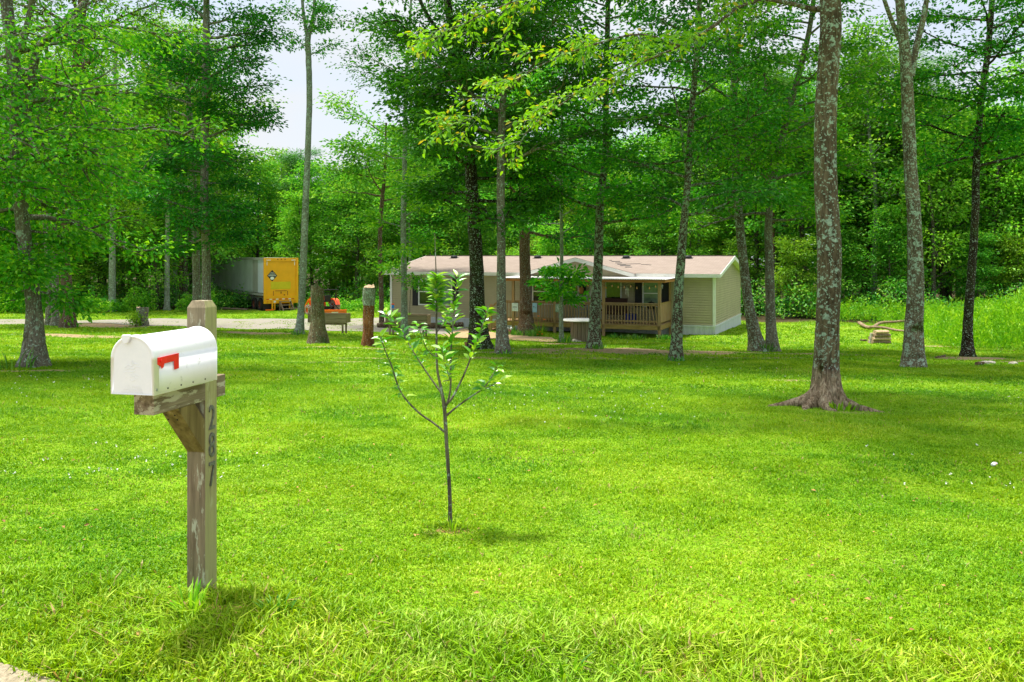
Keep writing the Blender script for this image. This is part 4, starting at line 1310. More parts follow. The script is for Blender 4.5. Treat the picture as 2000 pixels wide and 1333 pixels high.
def window(px0, px1, z0, z1, mull, glassL, glassR, shut=True, sash=True, shl=True, shr=True, pane2=None):
    u0, u1 = hu(px0), hu(px1)
    w = Geo(); fw = 0.07
    yv = -0.045
    for (a, b, c, d) in ((u0, u1, z1 - fw, z1), (u0, u1, z0, z0 + fw)):
        w.box(((a + b) / 2, yv, (c + d) / 2), (b - a, 0.06, d - c))
    for a in (u0, u1 - fw):
        w.box((a + fw / 2, yv + .002, (z0 + z1) / 2), (fw, 0.056, z1 - z0 - 0.02))
    ms = [u0 + (u1 - u0) * f for f in mull]
    for a in ms:
        w.box((a, yv + .001, (z0 + z1) / 2), (0.085, 0.058, z1 - z0 - 0.02))
    if sash:
        w.box(((u0 + u1) / 2, yv + .004, (z0 + z1) / 2), (u1 - u0 - 0.04, 0.052, 0.055))
    wo = w.obj('window', M['trim'], house)
    ed = [u0] + ms + [u1]
    for k in range(len(ed) - 1):
        g = Geo(); g.box(((ed[k] + ed[k + 1]) / 2, -0.03, (z0 + z1) / 2), (ed[k + 1] - ed[k] - 0.03, 0.02, z1 - z0 - 0.05))
        g.obj('pane', M[(glassL if k % 2 == 0 else glassR)], wo)
    if glassL != glassR or True:
        pass
    for a, ok_ in ((u0 - 0.03, shl and shut), (u1 + 0.03, shr and shut)):
        if not ok_:
            continue
        g = Geo(); sgn = -1 if a < u0 else 1; cw = 0.34; cx = a + sgn * cw / 2
        g.box((cx, -0.035, (z0 + z1) / 2), (cw, 0.03, z1 - z0 + 0.06))
        for (c0, c1) in ((z0 + 0.05, (z0 + z1) / 2 - 0.04), ((z0 + z1) / 2 + 0.04, z1 - 0.05)):
            g.box((cx, -0.053, (c0 + c1) / 2), (cw - 0.12, 0.012, c1 - c0))
        g.obj('shutter', M['black'], house)
    return wo


w1 = window(818, 884, hz(850, 597), hz(850, 543.5), [0.5], 'glass_dark', 'glass_green')
bl = Geo(); u_ = (hu(822) + hu(848)) / 2; bl.box((u_, -0.045, hz(835, 549)), (hu(848) - hu(822), 0.012, 0.16)); bl.obj('blind', M['trim'], w1)
zb = hz(1100, 596); zt = hz(1100, 545)
window(1040, 1131, zb, zt, [0.5], 'glass_dark', 'glass_dark', shl=True, shr=True)
window(1182, 1215, zb, zt, [], 'glass_dark', 'glass_dark', shut=False, sash=False)
window(1255, 1292, zb, zt, [], 'glass_green', 'glass_green')
# front door behind the leaning trunk
d = Geo(); u0, u1 = hu(1152), hu(1178)
d.box(((u0 + u1) / 2, -0.03, 1.72), (u1 - u0, 0.04, 2.05)); door = d.obj('door', M['white'], house)
g = Geo(); g.lathe([(0, -.03), (0.03, -.02), (0.035, 0), (0.02, 0.03), (0, 0.035)], 10, (u1 - 0.08, -0.08, 1.65), Matrix.Rotation(math.radians(90), 3, 'X')); g.obj('handle', M['darkmetal'], door)
g = Geo(); ul = hu(1135, -0.14); zl = hz(1135, 568, -0.14)
g.lathe([(0.05, -.16), (0.10, -.14), (0.13, 0.12), (0.05, .17), (0.0, 0.18)], 10, (ul, -0.14, zl)); g.box((ul, -0.06, zl + 0.02), (0.06, 0.12, 0.06))
g.obj('wall_lantern', M['amber'], house)

# ------------------------------------------------------------------ porch
PV = -2.45
porch = thing('wooden_porch', 'wooden porch with spindle railing and low metal roof along the front of the house', 'porch', HL, HA)
uL, uR = hu(972, PV), hu(1288, PV)
ZD = 0.72
g = Geo()
nb = int((uR - uL + .1) / 0.145)
for k in range(18):
    g.box(((uL + uR) / 2, PV + 0.07 + k * 0.139, ZD - 0.018), (uR - uL + 0.04, 0.13, 0.034))
g.obj('deck_floor', M['deckwood_x'], porch)
g = Geo()
g.box(((uL + uR) / 2, PV - 0.03, ZD - 0.14), (uR - uL + 0.1, 0.04, 0.20)); g.box((uR + 0.03, PV / 2 - 0.03, ZD - 0.141), (0.04, -PV - 0.06, 0.198)); g.box((uL - 0.03, PV / 2 - 0.03, ZD - 0.141), (0.04, -PV - 0.06, 0.198))
g.obj('rim_board', M['rimwood'], porch)
posts = [hu(1002.5, PV), hu(1083.5, PV), hu(1179, PV), hu(1288, PV)]
PZ = 2.66
for k, u in enumerate(posts):
    g = Geo(); g.box((u, PV + 0.0, (PZ - 0.35) / 2), (0.135, 0.10, PZ + 0.35)); g.obj('post', M['deckwood'] if k in (0,) else M['rimwood'] if False else M['deckwood'], porch)
g = Geo(); g.box((posts[3], -0.10, 1.25), (0.10, 0.10, 3.2 - 0.4)); g.obj('post', M['deckwood'], porch)


def railing(ua, ub, v, skip=()):
    g = Geo()
    g.box(((ua + ub) / 2, v, 1.685), (ub - ua, 0.13, 0.035)); g.box(((ua + ub) / 2, v - 0.0, 1.615), (ub - ua - 0.002, 0.04, 0.085)); g.box(((ua + ub) / 2, v, 0.86), (ub - ua - 0.002, 0.04, 0.085))
    ra = g.obj('railing', M['deckwood_x'], porch)
    n = int((ub - ua) / 0.142)
    for k in range(n):
        u = ua + (ub - ua) * (k + 0.5) / n
        g = Geo(); tilt = 0
        g.box((0, 0, 0), (0.036, 0.036, 0.93)); o = g.obj('baluster', M['deckwood'], ra)
        o.location = (u, v - 0.04, 1.19)
        if k in skip:
            o.rotation_euler = (0, -0.16 if k % 2 else -0.12, 0)
    return ra


railing(uL, posts[0] - 0.07, PV); railing(posts[0] + 0.07, posts[1] - 0.07, PV); railing(posts[1] + 0.07, posts[2] - 0.07, PV)
railing(posts[2] + 0.07, posts[3] - 0.07, PV, skip=(15, 16))
# boarded right side
g = Geo(); g.box((uR + 0.0, PV / 2, 1.685), (0.13, -PV - 0.12, 0.035)); g.box((uR, PV / 2, 0.84), (0.04, -PV - 0.12, 0.09))
sr = g.obj('side_railing', M['rimwood'], porch)
g = Geo()
nn = 17
for k in range(nn):
    g.box((uR + 0.03, PV + 0.10 + k * (-PV - 0.2) / (nn - 1), 1.25), (0.02, 0.118, 0.84))
g.obj('boarding', M['deckwood'], sr)
# roof of the porch
g = Geo()
ua, ub = hu(970, PV - 0.35), hu(1300, PV - 0.35)
nw = int((ub - ua) / 0.055); us = np.linspace(ua, ub, nw * 2 + 1); wv = 0.022 * np.array([[0, 1, 1, 0][i % 4] for i in range(len(us))])
fv, bv = PV - 0.38, -0.03; fz, bz = 2.80, 2.84
rows = []
for v, z in ((fv, fz), (bv, bz + 0.0)):
    for dz in (0, -0.012):
        rows.append(np.stack([us + (0.0 if v == fv else 0), np.full(len(us), v), z + wv + dz], -1))
m = len(us); V = np.concatenate(rows)
i = np.arange(m - 1)
g.add(V, np.concatenate([np.stack([i, i + 1, i + 1 + 2 * m, i + 2 * m], -1), np.stack([i + m, i + 3 * m, i + 1 + 3 * m, i + 1 + m], -1), np.stack([i, i + m, i + 1 + m, i + 1], -1)]))
g.obj('porch_roof', M['tinroof'], porch)
g = Geo(); g.box(((ua + ub) / 2, PV - 0.26, 2.715), (ub - ua - 0.05, 0.035, 0.12)); g.box((ub - 0.06, PV / 2 - 0.18, 2.72), (0.035, -PV + 0.1, 0.11))
for k in range(9):
    g.box((ua + 0.2 + k * (ub - ua - 0.4) / 8, PV / 2 - 0.16, 2.735), (0.04, -PV + 0.1, 0.08))
g.obj('roof_beam', M['orangewood'], porch)
# stairs to the left of the porch
g = Geo()
sv0 = PV + 1.1
for k in range(4):
    zt_ = ZD - 0.18 * (k + 1)
    g.box((uL - 0.14 - 0.27 * k, PV + 0.55, zt_), (0.29, 1.05, 0.04))
g.bar((uL - 0.03, PV + 0.02, ZD - 0.10), (uL - 1.2, PV + 0.02, -0.12), 0.04, 0.24); g.bar((uL - 0.03, PV + 1.1, ZD - 0.10), (uL - 1.2, PV + 1.1, -0.12), 0.04, 0.24)
g.obj('stairs', M['deckwood_x'], porch)
g = Geo()
un = hu(959, PV); un2 = hu(928, PV)
g.box((un, PV, 0.62), (0.10, 0.10, 1.75)); g.box((un2, PV, 0.25), (0.11, 0.11, 1.2))
g.bar((uL + 0.02, PV, 1.66), (un, PV, 1.30), 0.10, 0.045); g.bar((un, PV, 1.28), (un2, PV, 0.80), 0.10, 0.045); g.bar((un, PV, 0.72), (un2, PV, 0.28), 0.05, 0.05)
for k in range(5):
    f = (k + 0.6) / 5.3; u = un + (un2 - un) * f
    g.box((u, PV, 1.0 - 0.46 * f), (0.035, 0.035, 0.56))
g.bar((un2 + 0.2, PV - .1, 0.55), (un2 + 0.75, PV - 0.15, -0.12), 0.09, 0.035)
g.obj('stair_rail', M['deckwood_x'], porch)


def house_thing(name, label, cat, u, v, z, rz=0.0, group=None):
    p = HL + HU * u + HV * v + Vector((0, 0, z))
    return thing(name, label, cat, p, HA + rz, group)


# signs hung on the railing
def hang_sign(px0, px1, py0, py1, mat, label, marks):
    v = PV - 0.085; u0, u1 = hu(px0, v), hu(px1, v); z1, z0 = hz(px0, py0, v), hz(px0, py1, v)
    t = house_thing('hanging_sign', label, 'sign', (u0 + u1) / 2, v, z0, group=None)
    w, h = u1 - u0, z1 - z0
    bevbox('board', (0, 0, h / 2), (w, 0.018, h), mat, t, 0.004)
    if marks:
        g = Geo()
        for (x, z, ww, hh) in marks:
            g.box((x * w, -0.0115, z * h), (ww * w, 0.004, hh * h))
        g.obj('lettering', M['black'] if mat is not M['signgreen'] else M['white'], t)
    g = Geo(); g.bar((-w * .3, 0, h), (0, 0.02, h + 0.1), 0.006, 0.006); g.bar((w * .3, 0, h), (0, 0.02, h + 0.1), 0.006, 0.006); g.obj('cord', M['darkmetal'], t)


wordm = [(-0.30 + 0.075 * i, 0.50, 0.05, [0.11, 0.07, 0.07, 0.10, 0.07, 0.10, 0.07, 0.07, 0.11][i]) for i in range(9)]
hang_sign(1000, 1012, 592, 608, M['signwhite'], 'pale sign with a dark word hanging on the porch railing left of the brown trunk', wordm + [(-0.18, 0.88, 0.10, 0.03), (0.0, 0.90, 0.12, 0.03), (0.18, 0.88, 0.10, 0.03), (-.1, 0.28, 0.18, 0.02), (.15, 0.25, 0.12, 0.02)])
hang_sign(1040, 1049, 592, 610.5, M['signblue'], 'light blue sign hanging on the porch railing right of the brown trunk', [(-0.2, 0.62, 0.22, 0.05), (-0.2, 0.56, 0.06, 0.12), (0.12, 0.5, 0.05, 0.12)])
hang_sign(1085, 1095, 594, 610, M['signgreen'], 'pale green patterned sign hanging beside the second porch post', [(-0.1, 0.6, 0.08, 0.3), (0.1, 0.4, 0.07, 0.3), (0, 0.5, 0.3, 0.05)])
hang_sign(1168, 1172, 594, 612, M['signwhite'], 'narrow white sign on the railing just right of the leaning spotted trunk', [])

# string of lights
g = Geo(); bulbs = []
sl = house_thing('string_lights', 'string of small amber bulbs drooping under the porch roof edge', 'string lights', 0, PV - 0.10, 0)
cp = []
knots = np.linspace(hu(1040, PV), posts[3] - 0.05, 10)
for a, b in zip(knots[:-1], knots[1:]):
    for f in np.linspace(0, 1, 7, endpoint=False):
        cp.append((a + (b - a) * f, 0, 2.64 - 0.16 * 4 * f * (1 - f) - 0.02))
cp = np.array(cp); g.tube(cp, 0.006, 4); g.obj('wire', M['darkmetal'], sl)
gb = Geo(); gb.lathe([(0, 0.02), (0.016, 0.01), (0.016, -0.015), (0.034, -0.055), (0.026, -0.085), (0, -0.10)], 7)
bm_ = gb.mesh('bulb', M['amber'], smooth=True)
for k in range(2, len(cp), 3):
    link('bulb', bm_, sl, cp[k] - np.array([0, 0, 0.02]))

# chimes
def chime(px, py0, py1, v, label, mat):
    u = hu(px, v); z1, z0 = hz(px, py0, v), hz(px, py1, v)
    t = house_thing('wind_chime', label, 'wind chime', u, v, z0)
    h = z1 - z0
    g = Geo(); g.lathe([(0, h), (0.04, h - .03), (0.10, h - 0.13), (0.10, h - 0.17), (0, h - 0.16)], 10); g.tube([(0, 0, h), (0, 0, 2.7 - z0)], 0.006, 4); g.obj('cap', M[mat], t)
    for k in range(5):
        a = k * 1.256; g = Geo(); g.tube([(0.07 * math.cos(a), 0.07 * math.sin(a), h - 0.16), (0.07 * math.cos(a), 0.07 * math.sin(a), 0.06 + 0.05 * k)], 0.016, 6); g.obj('tube', M[mat], t)


chime(1224.5, 560, 583, -1.4, 'yellowish wind chime hanging in the middle of the porch between the two right posts', 'tinroof')
chime(1291, 552, 567, PV + 0.25, 'grey wind chime hanging at the right corner post of the porch', 'greymetal')

# porch furniture
rc = house_thing('rocking_chair', 'grey slatted rocking chair on the porch behind the railing', 'chair', hu(1139, -1.5), -1.5, ZD, 0.5)
g = Geo()
for k in range(5):
    g.box((0, -0.05 + k * 0.105 - 0.2, 0.43 - 0.01 * k), (0.52, 0.09, 0.02))
g.obj('seat', M['chairgrey'], rc)
g = Geo()
for k in range(6):
    g.box((0, 0.27 + k * 0.028, 0.55 + k * 0.125), (0.48, 0.02, 0.07))
for s_ in (-1, 1):
    g.bar((s_ * 0.27, 0.22, 0.40), (s_ * 0.27, 0.44, 1.28), 0.045, 0.045)
g.obj('backrest', M['chairgrey'], rc)
for s_ in (-1, 1):
    g = Geo(); g.tube([(s_ * 0.27, -0.5 + 0.12 * k, 0.03 + 0.10 * ((k - 4.3) / 4.5) ** 2) for k in range(10)], 0.024, 6); g.obj('rocker', M['chairgrey'], rc)
    g = Geo(); g.bar((s_ * 0.29, -0.30, 0.66), (s_ * 0.29, 0.30, 0.64), 0.08, 0.025); g.obj('armrest', M['chairgrey'], rc)
    for yy in (-0.26, 0.24):
        g = Geo(); g.bar((s_ * 0.27, yy, 0.05), (s_ * 0.27, yy, 0.65), 0.04, 0.04); g.obj('leg', M['chairgrey'], rc)
so = house_thing('porch_bench', 'dark brown high-backed bench standing against the porch wall window', 'bench', hu(1200, -0.9), -0.9, ZD)
bevbox('seat', (0, 0, 0.38), (1.15, 0.55, 0.12), M['furniture'], so, 0.02)
bevbox('backrest', (0, 0.28, 0.72), (1.15, 0.09, 0.75), M['furniture'], so, 0.02)
for s_ in (-1, 1):
    bevbox('armrest', (s_ * 0.55, 0, 0.52), (0.09, 0.55, 0.10), M['furniture'], so, 0.01)
    for yy in (-0.22, 0.22):
        bevbox('leg', (s_ * 0.54, yy, 0.16), (0.06, 0.06, 0.32), M['furniture'], so, 0.005)
bn = house_thing('storage_bin', 'dark blue storage bin on the porch floor behind the railing', 'bin', hu(1232, -1.6), -1.6, ZD)
bevbox('body', (0, 0, 0.19), (0.55, 0.36, 0.36), M['blue'], bn, 0.03); bevbox('lid', (0, 0, 0.39), (0.59, 0.40, 0.05), M['blue'], bn, 0.012)
gl = house_thing('grill', 'small black round grill on a stand near the right end of the porch', 'grill', hu(1272, -1.3), -1.3, ZD)
g = Geo(); g.lathe([(0, 0.62), (0.14, 0.64), (0.23, 0.74), (0.24, 0.80)], 14); g.obj('bowl', M['darkmetal'], gl, smooth=True)
g = Geo(); g.lathe([(0.24, 0.81), (0.21, 0.92), (0.10, 0.99), (0, 1.0)], 14); g.lathe([(0.02, 1.0), (0.03, 1.04), (0, 1.05)], 8); g.obj('lid', M['darkmetal'], gl, smooth=True)
for k in range(3):
    a = k * 2.1; g = Geo(); g.tube([(0.10 * math.cos(a), 0.10 * math.sin(a), 0.66), (0.26 * math.cos(a), 0.26 * math.sin(a), 0.0)], 0.014, 6); g.obj('leg', M['greymetal'], gl)

# bar table in front of the porch
p = GP(1133, 668)
tb = thing('bar_table', 'wooden bar table with pale round top and plank drum base in front of the porch', 'table', p, HA)
w = 32 * p.y / F; h = 41 * p.y / F
g = Geo(); n = 14
for k in range(n):
    a = k / n * 2 * math.pi
    g.box((0.36 * math.cos(a), 0.36 * math.sin(a), h / 2 - 0.04), (0.03, 0.152, h + 0.0), Matrix.Rotation(a, 3, 'Z'))
g.obj('base', M['greywood'], tb)
g = Geo(); g.lathe([(0, h - 0.0), (0.74, h - 0.0), (0.77, h + 0.03), (0.74, h + 0.06), (0, h + 0.065)], 28); g.obj('top', M['tinroof'], tb)


def blob(name, label, cat, p, r, mat, seed=0, flat=0.6, group=None):
    bm = bmesh.new(); bmesh.ops.create_icosphere(bm, subdivisions=2, radius=1.0)
    rs = np.random.default_rng(seed)
    for v in bm.verts:
        k = 1 + 0.18 * math.sin(v.co.x * 3 + seed) + rs.normal() * 0.05
        v.co = Vector((v.co.x * r[0] * k, v.co.y * r[1] * k, v.co.z * r[2] * k + r[2] * 0.5))
    me = bpy.data.meshes.new(name); bm.to_mesh(me); bm.free(); me.materials.append(mat)
    o = link(name, me, None, p); return tag(o, label, cat, group)


blob('rock', 'pale rounded rock lying at the foot of the wooden bar table', 'rock', GP(1124, 669), (0.14, 0.12, 0.09), M['stone'], 3)
blob('rock', 'small grey rock beside the pale one at the bar table base', 'rock', GP(1131, 669.5), (0.08, 0.08, 0.06), M['stone'], 5)

# pink and white ornament, flowerpot
p = GP(994, 662); p.y = 39.3; p.x = (994 - 1000) / F * p.y; p.z = float(gz(p.x, p.y))
t = thing('garden_ornament', 'small pink and white round ornament on the ground by the porch steps', 'ornament', p)
g = Geo(); g.lathe([(0, 0), (0.10, 0.02), (0.15, 0.10), (0.12, 0.20), (0, 0.23)], 12); g.obj('body', M['pink'], t, smooth=True)
g = Geo(); g.lathe([(0, 0), (0.06, 0.02), (0.09, 0.09), (0.05, 0.16), (0, 0.18)], 10, (0.12, 0, 0.17)); g.lathe([(0, 0), (0.05, 0.02), (0.06, 0.08), (0, 0.13)], 10, (-0.05, -0.05, 0.22)); g.obj('top', M['white'], t, smooth=True)
p = GP(913, 680)
t = thing('flower_pot', 'small terracotta pot on the grass left of the thick dark oak trunk', 'pot', p)
g = Geo(); g.lathe([(0, 0), (0.06, 0), (0.09, 0.14), (0.10, 0.14), (0.10, 0.18), (0.085, 0.18), (0.08, 0.10), (0, 0.10)], 14); g.obj('body', M['terracotta'], t)
g = Geo(); g.lathe([(0, 0.155), (0.082, 0.15)], 14); g.obj('soil', M['mulch'], t)


# plants by the porch
def tuft(name, label, cat, p, n, h, w, mat, spread=0.15, lean=0.6, group=None, flowers=None, seg=5):
    t = thing(name, label, cat, p, 0, group)
    g = Geo()
    for k in range(n):
        a = R.uniform(0, 6.28); r0 = spread * R.uniform(0, 1) ** .5
        b = np.array([r0 * math.cos(a), r0 * math.sin(a), -0.01]); hh = h * R.uniform(0.5, 1.1); d = np.array([math.cos(a), math.sin(a), 0]) * R.uniform(0.1, 1) * lean
        pts_ = [b + np.array([0, 0, hh]) * f * (1 - 0.25 * f * lean) + d * hh * f * f for f in np.linspace(0, 1, seg)]
        sdv = np.array([-math.sin(a), math.cos(a), 0]) + R.normal(size=3) * 0.3
        ww = w * R.uniform(0.7, 1.2)
        V = []
        for q, f in zip(pts_, np.linspace(0, 1, seg)):
            k2 = ww * (0.55 + 0.9 * f) * (1 - f) ** 0.6 / 1.0 + 0.0005
            V += [q - sdv * k2 / 2, q + sdv * k2 / 2]
        g.add(V, [(2 * i_, 2 * i_ + 1, 2 * i_ + 3, 2 * i_ + 2) for i_ in range(seg - 1)], rnd=np.full(seg - 1, R.uniform(0, 0.9)))
    g.obj('leaves', M[mat], t, attr=True)
    for f in (flowers or []):
        g = Geo(); g.lathe([(0, -0.02), (0.03, 0), (0.065, 0.025), (0, 0.03)], 9, f); g.obj('blossom', M['flower'], t)
        g = Geo(); g.tube([(f[0] * .5, f[1] * .5, 0), (f[0], f[1], f[2])], 0.006, 4); g.obj('stem', M['under'] if False else M['weed'], t)
    return t


def pt_at(px, y):
    x = (px - 1000) / F * y; return Vector((x, y, float(gz(x, y))))


tuft('lily_plant', 'leafy lily plant with orange flowers growing right of the brown porch trunk', 'plant', pt_at(1056, 38.2), 26, 0.8, 0.05, 'weed', 0.22, 0.7, flowers=[(-0.1, 0, 0.92), (-0.06, -0.1, 0.22), (0.06, -0.15, 0.12), (0.16, 0.05, 0.76), (-0.12, -0.2, 0.1)])
for k, (px, y, h) in enumerate([(1010, 38.6, 0.35), (1020, 38.4, 0.3), (1035, 38.0, 0.42), (1043, 38.2, 0.36), (1004, 38.9, 0.45)]):
    tuft('grass_clump', 'clump of tall green blades around the foot of the brown porch trunk', 'plant', pt_at(px, y), 60, h, 0.03, 'under', 0.35, 0.5, 'grass clumps at the brown porch trunk')
for k, (px, y) in enumerate([(1220, 38.2), (1295, 37.6), (1308, 37.6), (1247, 38.0), (1200, 38.8)]):
    tuft('weed_clump', 'low weeds growing along the front edge of the porch', 'plant', pt_at(px, y), 50, 0.28, 0.045, 'under', 0.4, 0.7, 'weeds along the porch edge')
for k, (px, py, h, n_) in enumerate([(1495, 688, 0.42, 160), (1320, 707, 0.22, 60), (985, 692, 0.22, 50), (1100, 670, 0.35, 50), (583, 655, 0.3, 50), (1165, 682, 0.22, 50), (1635, 800, 0.2, 60), (24, 722, 0.5, 20), (300, 0, 0, 0)]):
    if n_:
        pos_ = ['the joined leaning trunks right of the house', 'the dark leaning trunk before the house end', 'the straight grey trunk by the dark oak', 'the thinnest young tree at the porch', 'the tall slender tree by the trailer', 'the trunk blotched with round lichen', 'the roots of the large right tree', 'the grey tree at the left edge'][k]
        tuft('weed_clump', 'green weeds growing at the foot of ' + pos_, 'plant', GP(px, py) + Vector((0, -0.05, 0)), n_, h, 0.035, 'under' if k != 6 else 'weed', 0.12 + h * 0.6, 0.6)

# ------------------------------------------------------------------ raised planters
def planter(px, py, wpx, label, rz, deep=0.55, hbox=0.44, tot=0.95):
    p = GP(px, py); w = wpx * p.y / F
    t = thing('raised_planter', label, 'planter', p, rz)
    for s_ in (-1, 1):
        g = Geo()
        for k in range(2):
            g.box((0, s_ * deep / 2, tot - hbox + 0.11 + 0.215 * k), (w, 0.03, 0.21))
        g.obj('side_board', M['planter'], t)
        g = Geo()
        for k in range(2):
            g.box((s_ * (w / 2 + 0.016), 0, tot - hbox + 0.11 + 0.215 * k), (0.03, deep + 0.03, 0.208))
        g.obj('end_board', M['planter'], t)
        for s2 in (-1, 1):
            g = Geo(); g.box((s_ * (w / 2 - 0.16 if s2 < 5 else 0), s2 * (deep / 2 - 0.06), (tot - hbox) / 2 + 0.1 - 0.1), (0.07, 0.07, tot - hbox + 0.25)); g.obj('leg', M['greywood'], t)
    g = Geo(); g.box((0, 0, tot - hbox + 0.02), (w - 0.02, deep - 0.04, 0.03)); g.box((0, 0, tot - hbox - 0.05), (w - 0.4, deep - 0.14, 0.08)); g.obj('bottom', M['greywood'], t)
    g = Geo(); g.box((0, 0, tot - 0.10), (w - 0.04, deep - 0.04, 0.05)); g.obj('soil', M['mulch'], t)
    return t, w


t1, w_ = planter(643, 652, 76, 'long wooden planter box on legs between the two tall cut stumps', -0.18)
t2, w_ = planter(797, 656, 82, 'long wooden planter box with green seedlings on legs before the left house window', -0.20)
tuft('planter_plants', 'bright green seedlings growing out of the planter below the house window', 'plant', t2.location + Vector((-0.35, 0, 0.86)), 140, 0.24, 0.05, 'weed', 0.45, 0.7)
p = t2.location
t = thing('shepherd_hook', 'thin black shepherd hook standing in the planter box', 'hook', p + Vector((0.1, 0.05, 0.78)))
g = Geo(); g.tube([(-0.04, 0, 0.0), (-0.02, 0, 0.6), (0, 0, 1.25), (0.05, 0, 1.38), (0.15, 0, 1.42), (0.25, 0, 1.38)], 0.012, 6); g.obj('rod', M['darkmetal'], t)
t = thing('pinwheel', 'small blue and red pinwheel ornament on a stake in the planter box', 'ornament', p + Vector((-0.68, 0.05, 0.78)))
g = Geo(); g.tube([(0, 0, 0), (0, 0, 0.5)], 0.01, 5); g.obj('stake', M['greymetal'], t)
bevbox('body', (0, 0, 0.5), (0.11, 0.06, 0.15), simple('bright_blue_paint', (0.02, 0.25, 0.8), 0.4), t, 0.01)
bevbox('top', (0, 0, 0.61), (0.13, 0.07, 0.05), M['orange'], t, 0.01)


# ------------------------------------------------------------------ cut stumps
def stump(label, px, py, wpx, topw, hpx, bark, mat2=None, lean=0.0, cap=None, n=18, jag=0.10):
    p = GP(px, py); s = p.y / F
    t = thing('tree_stump', label, 'stump', p)
    H = hpx * s; zz = np.concatenate([[-0.3, 0, 0.08, 0.18, 0.35, 0.6], np.linspace(0.9, H, 7)])
    r = np.interp(zz, [-0.3, 0, 0.5, 1.0, H], [wpx * .56 * s, wpx * .5 * s, wpx * .36 * s, topw * .53 * s, topw * .5 * s])
    pth = np.stack([lean * (zz / H), 0 * zz, zz], -1)
    g = Geo(); g.tube(pth, r, n, cap=False, wob=0.035, lobes=0.35 * np.exp(-np.clip(zz, 0, 9) * 2.5))
    # uneven sawn top: pull the last ring up and down
    V = g.V[0]; an = np.arange(n) / n * 6.28
    V[-n:, 2] += jag * np.sin(an * 1.0 + px) + R.normal(size=n) * jag * 0.25
    g.obj('trunk', M[bark], t, smooth=True)
    c = Geo(); top = V[-n:]; cen = top.mean(0) + [0, 0, -0.02]
    c.add(np.vstack([top * [0.985, 0.985, 1] + [0, 0, 0.0], cen]), [(a, (a + 1) % n, n) for a in range(n)])
    c.obj('cut_face', M['cutwood'], t)
    return t, p, s, H, V, n


stump('tall thick bark-covered stump with mossy base, left of the wooden planter', 621, 672, 44, 25, 110, 'bark_stump', lean=-0.02)
t, p, s, H, V, n = stump('tall barkless reddish stump with lichen-covered bark left around its top', 718, 677, 27, 21, 115, 'rotten', lean=0.05)
g = Geo(); zz = np.linspace(H * 0.70, H * 1.0, 6); g.tube(np.stack([0.05 * zz / H, 0 * zz, zz], -1), np.full(6, 12.0 * s), 18, cap=False, wob=0.04); g.obj('bark_ring', M['bark_pale'], t, smooth=True)
stump('short grey stump with split top by the gravel drive on the left', 281, 637, 20, 18, 36, 'bark_grey', jag=0.03)
t, p, s, H, V, n = stump('narrow grey stump standing close to the left of the split one by the drive', 271, 634, 9, 8, 33, 'bark_grey', jag=0.03)
sh = thing('shrub', 'small bright leafy shrub in front of the short stump by the gravel drive', 'shrub', GP(266, 638))
g = Geo(); N = 420; pp = R.normal(size=(N, 3)) * [0.22, 0.2, 0.2] + [0, 0, 0.36]; g.leaves(pp, unit(R.normal(size=(N, 3)) + [0, 0, .3]), unit(R.normal(size=(N, 3)) * .5 + [0, 0, 1]), R.uniform(.1, .2, N), R.uniform(.05, .1, N), R.uniform(0.3, 1, N)); g.obj('foliage', M['wood_b'], sh, attr=True)
g = Geo()
for k in range(6):
    a = k * 1.05; g.tube([(0, 0, -0.05), (0.12 * math.cos(a), 0.12 * math.sin(a), 0.25), (0.25 * math.cos(a), 0.22 * math.sin(a), 0.5)], [0.015, 0.01, 0.005], 5)
g.obj('stem', M['bark_brown'], sh)

# lying log by the drive, firewood stack, fallen branch, stones
def log(label, a, b, r, mat='bark_brown', name='log', cat='log'):
    a = Vector(a); b = Vector(b)
    t = thing(name, label, cat, a)
    n = 9; f = np.linspace(0, 1, n)
    pth = np.array([((b - a) * x_)[:] for x_ in f]) + R.normal(size=(n, 3)) * r * 0.15; pth[:, 2] += r * 0.8
    g = Geo(); g.tube(pth, r * R.uniform(0.88, 1.08, n), 10, wob=0.05); g.obj('wood', M[mat], t, smooth=False)
    return t


log('long brown log lying on the ground behind the planter box by the drive', pt_at(736, 44.6), pt_at(905, 44.0), 0.17)
p = GP(1721, 672); s = p.y / F
ROWS = [(0, 5, 0.0), (1, 4, 0.0), (2, 4, 0.0), (3, 3, 0.0)]
fwlab = ['bottom', 'second', 'third', 'top']
for r_, cnt, o_ in ROWS:
    for k in range(2 if r_ < 3 else 1):
        q = p + Vector((R.uniform(-.05, .05), (k - 0.5) * 0.30 + 0.1, 0.0 + r_ * 0.145 + 0.01))
        t = thing('firewood_split', (f'split pale firewood log in the {fwlab[r_]} layer of the small stack on the lawn' if r_ < 3 else 'pale firewood log lying on top of the small stack on the lawn'), 'firewood', q, R.uniform(-0.12, 0.12), 'firewood stacked on the lawn in the %s layer' % fwlab[r_] if r_ < 3 else None)
        g = Geo(); L_ = (0.62, 0.60, 0.55, 0.46)[r_]; pr_ = [(0, 0.0), (0.13, 0.01), (0.15, 0.08), (0.08, 0.135), (-0.09, 0.13), (-0.15, 0.07), (-0.12, 0.01)]
        g.prism([(a_ * R.uniform(.9, 1.05), b_) for a_, b_ in pr_], -L_ / 1.6, L_ / 1.6, 'yz'); g.obj('wood', M['cutwood'] if (r_ + k) % 2 else M['root'], t)
q = p + Vector((-0.42, 0.05, 0.02))
t = thing('firewood_split', 'white-ended firewood piece leaning on the left side of the small stack', 'firewood', q); g = Geo(); g.tube([(0, 0, 0), (0.06, 0.02, 0.42)], [0.08, 0.075], 8); g.obj('wood', M['stone'], t)
t = thing('fallen_branch', 'long bare fallen branch lying on the lawn behind the firewood stack', 'branch', GP(1680, 640))
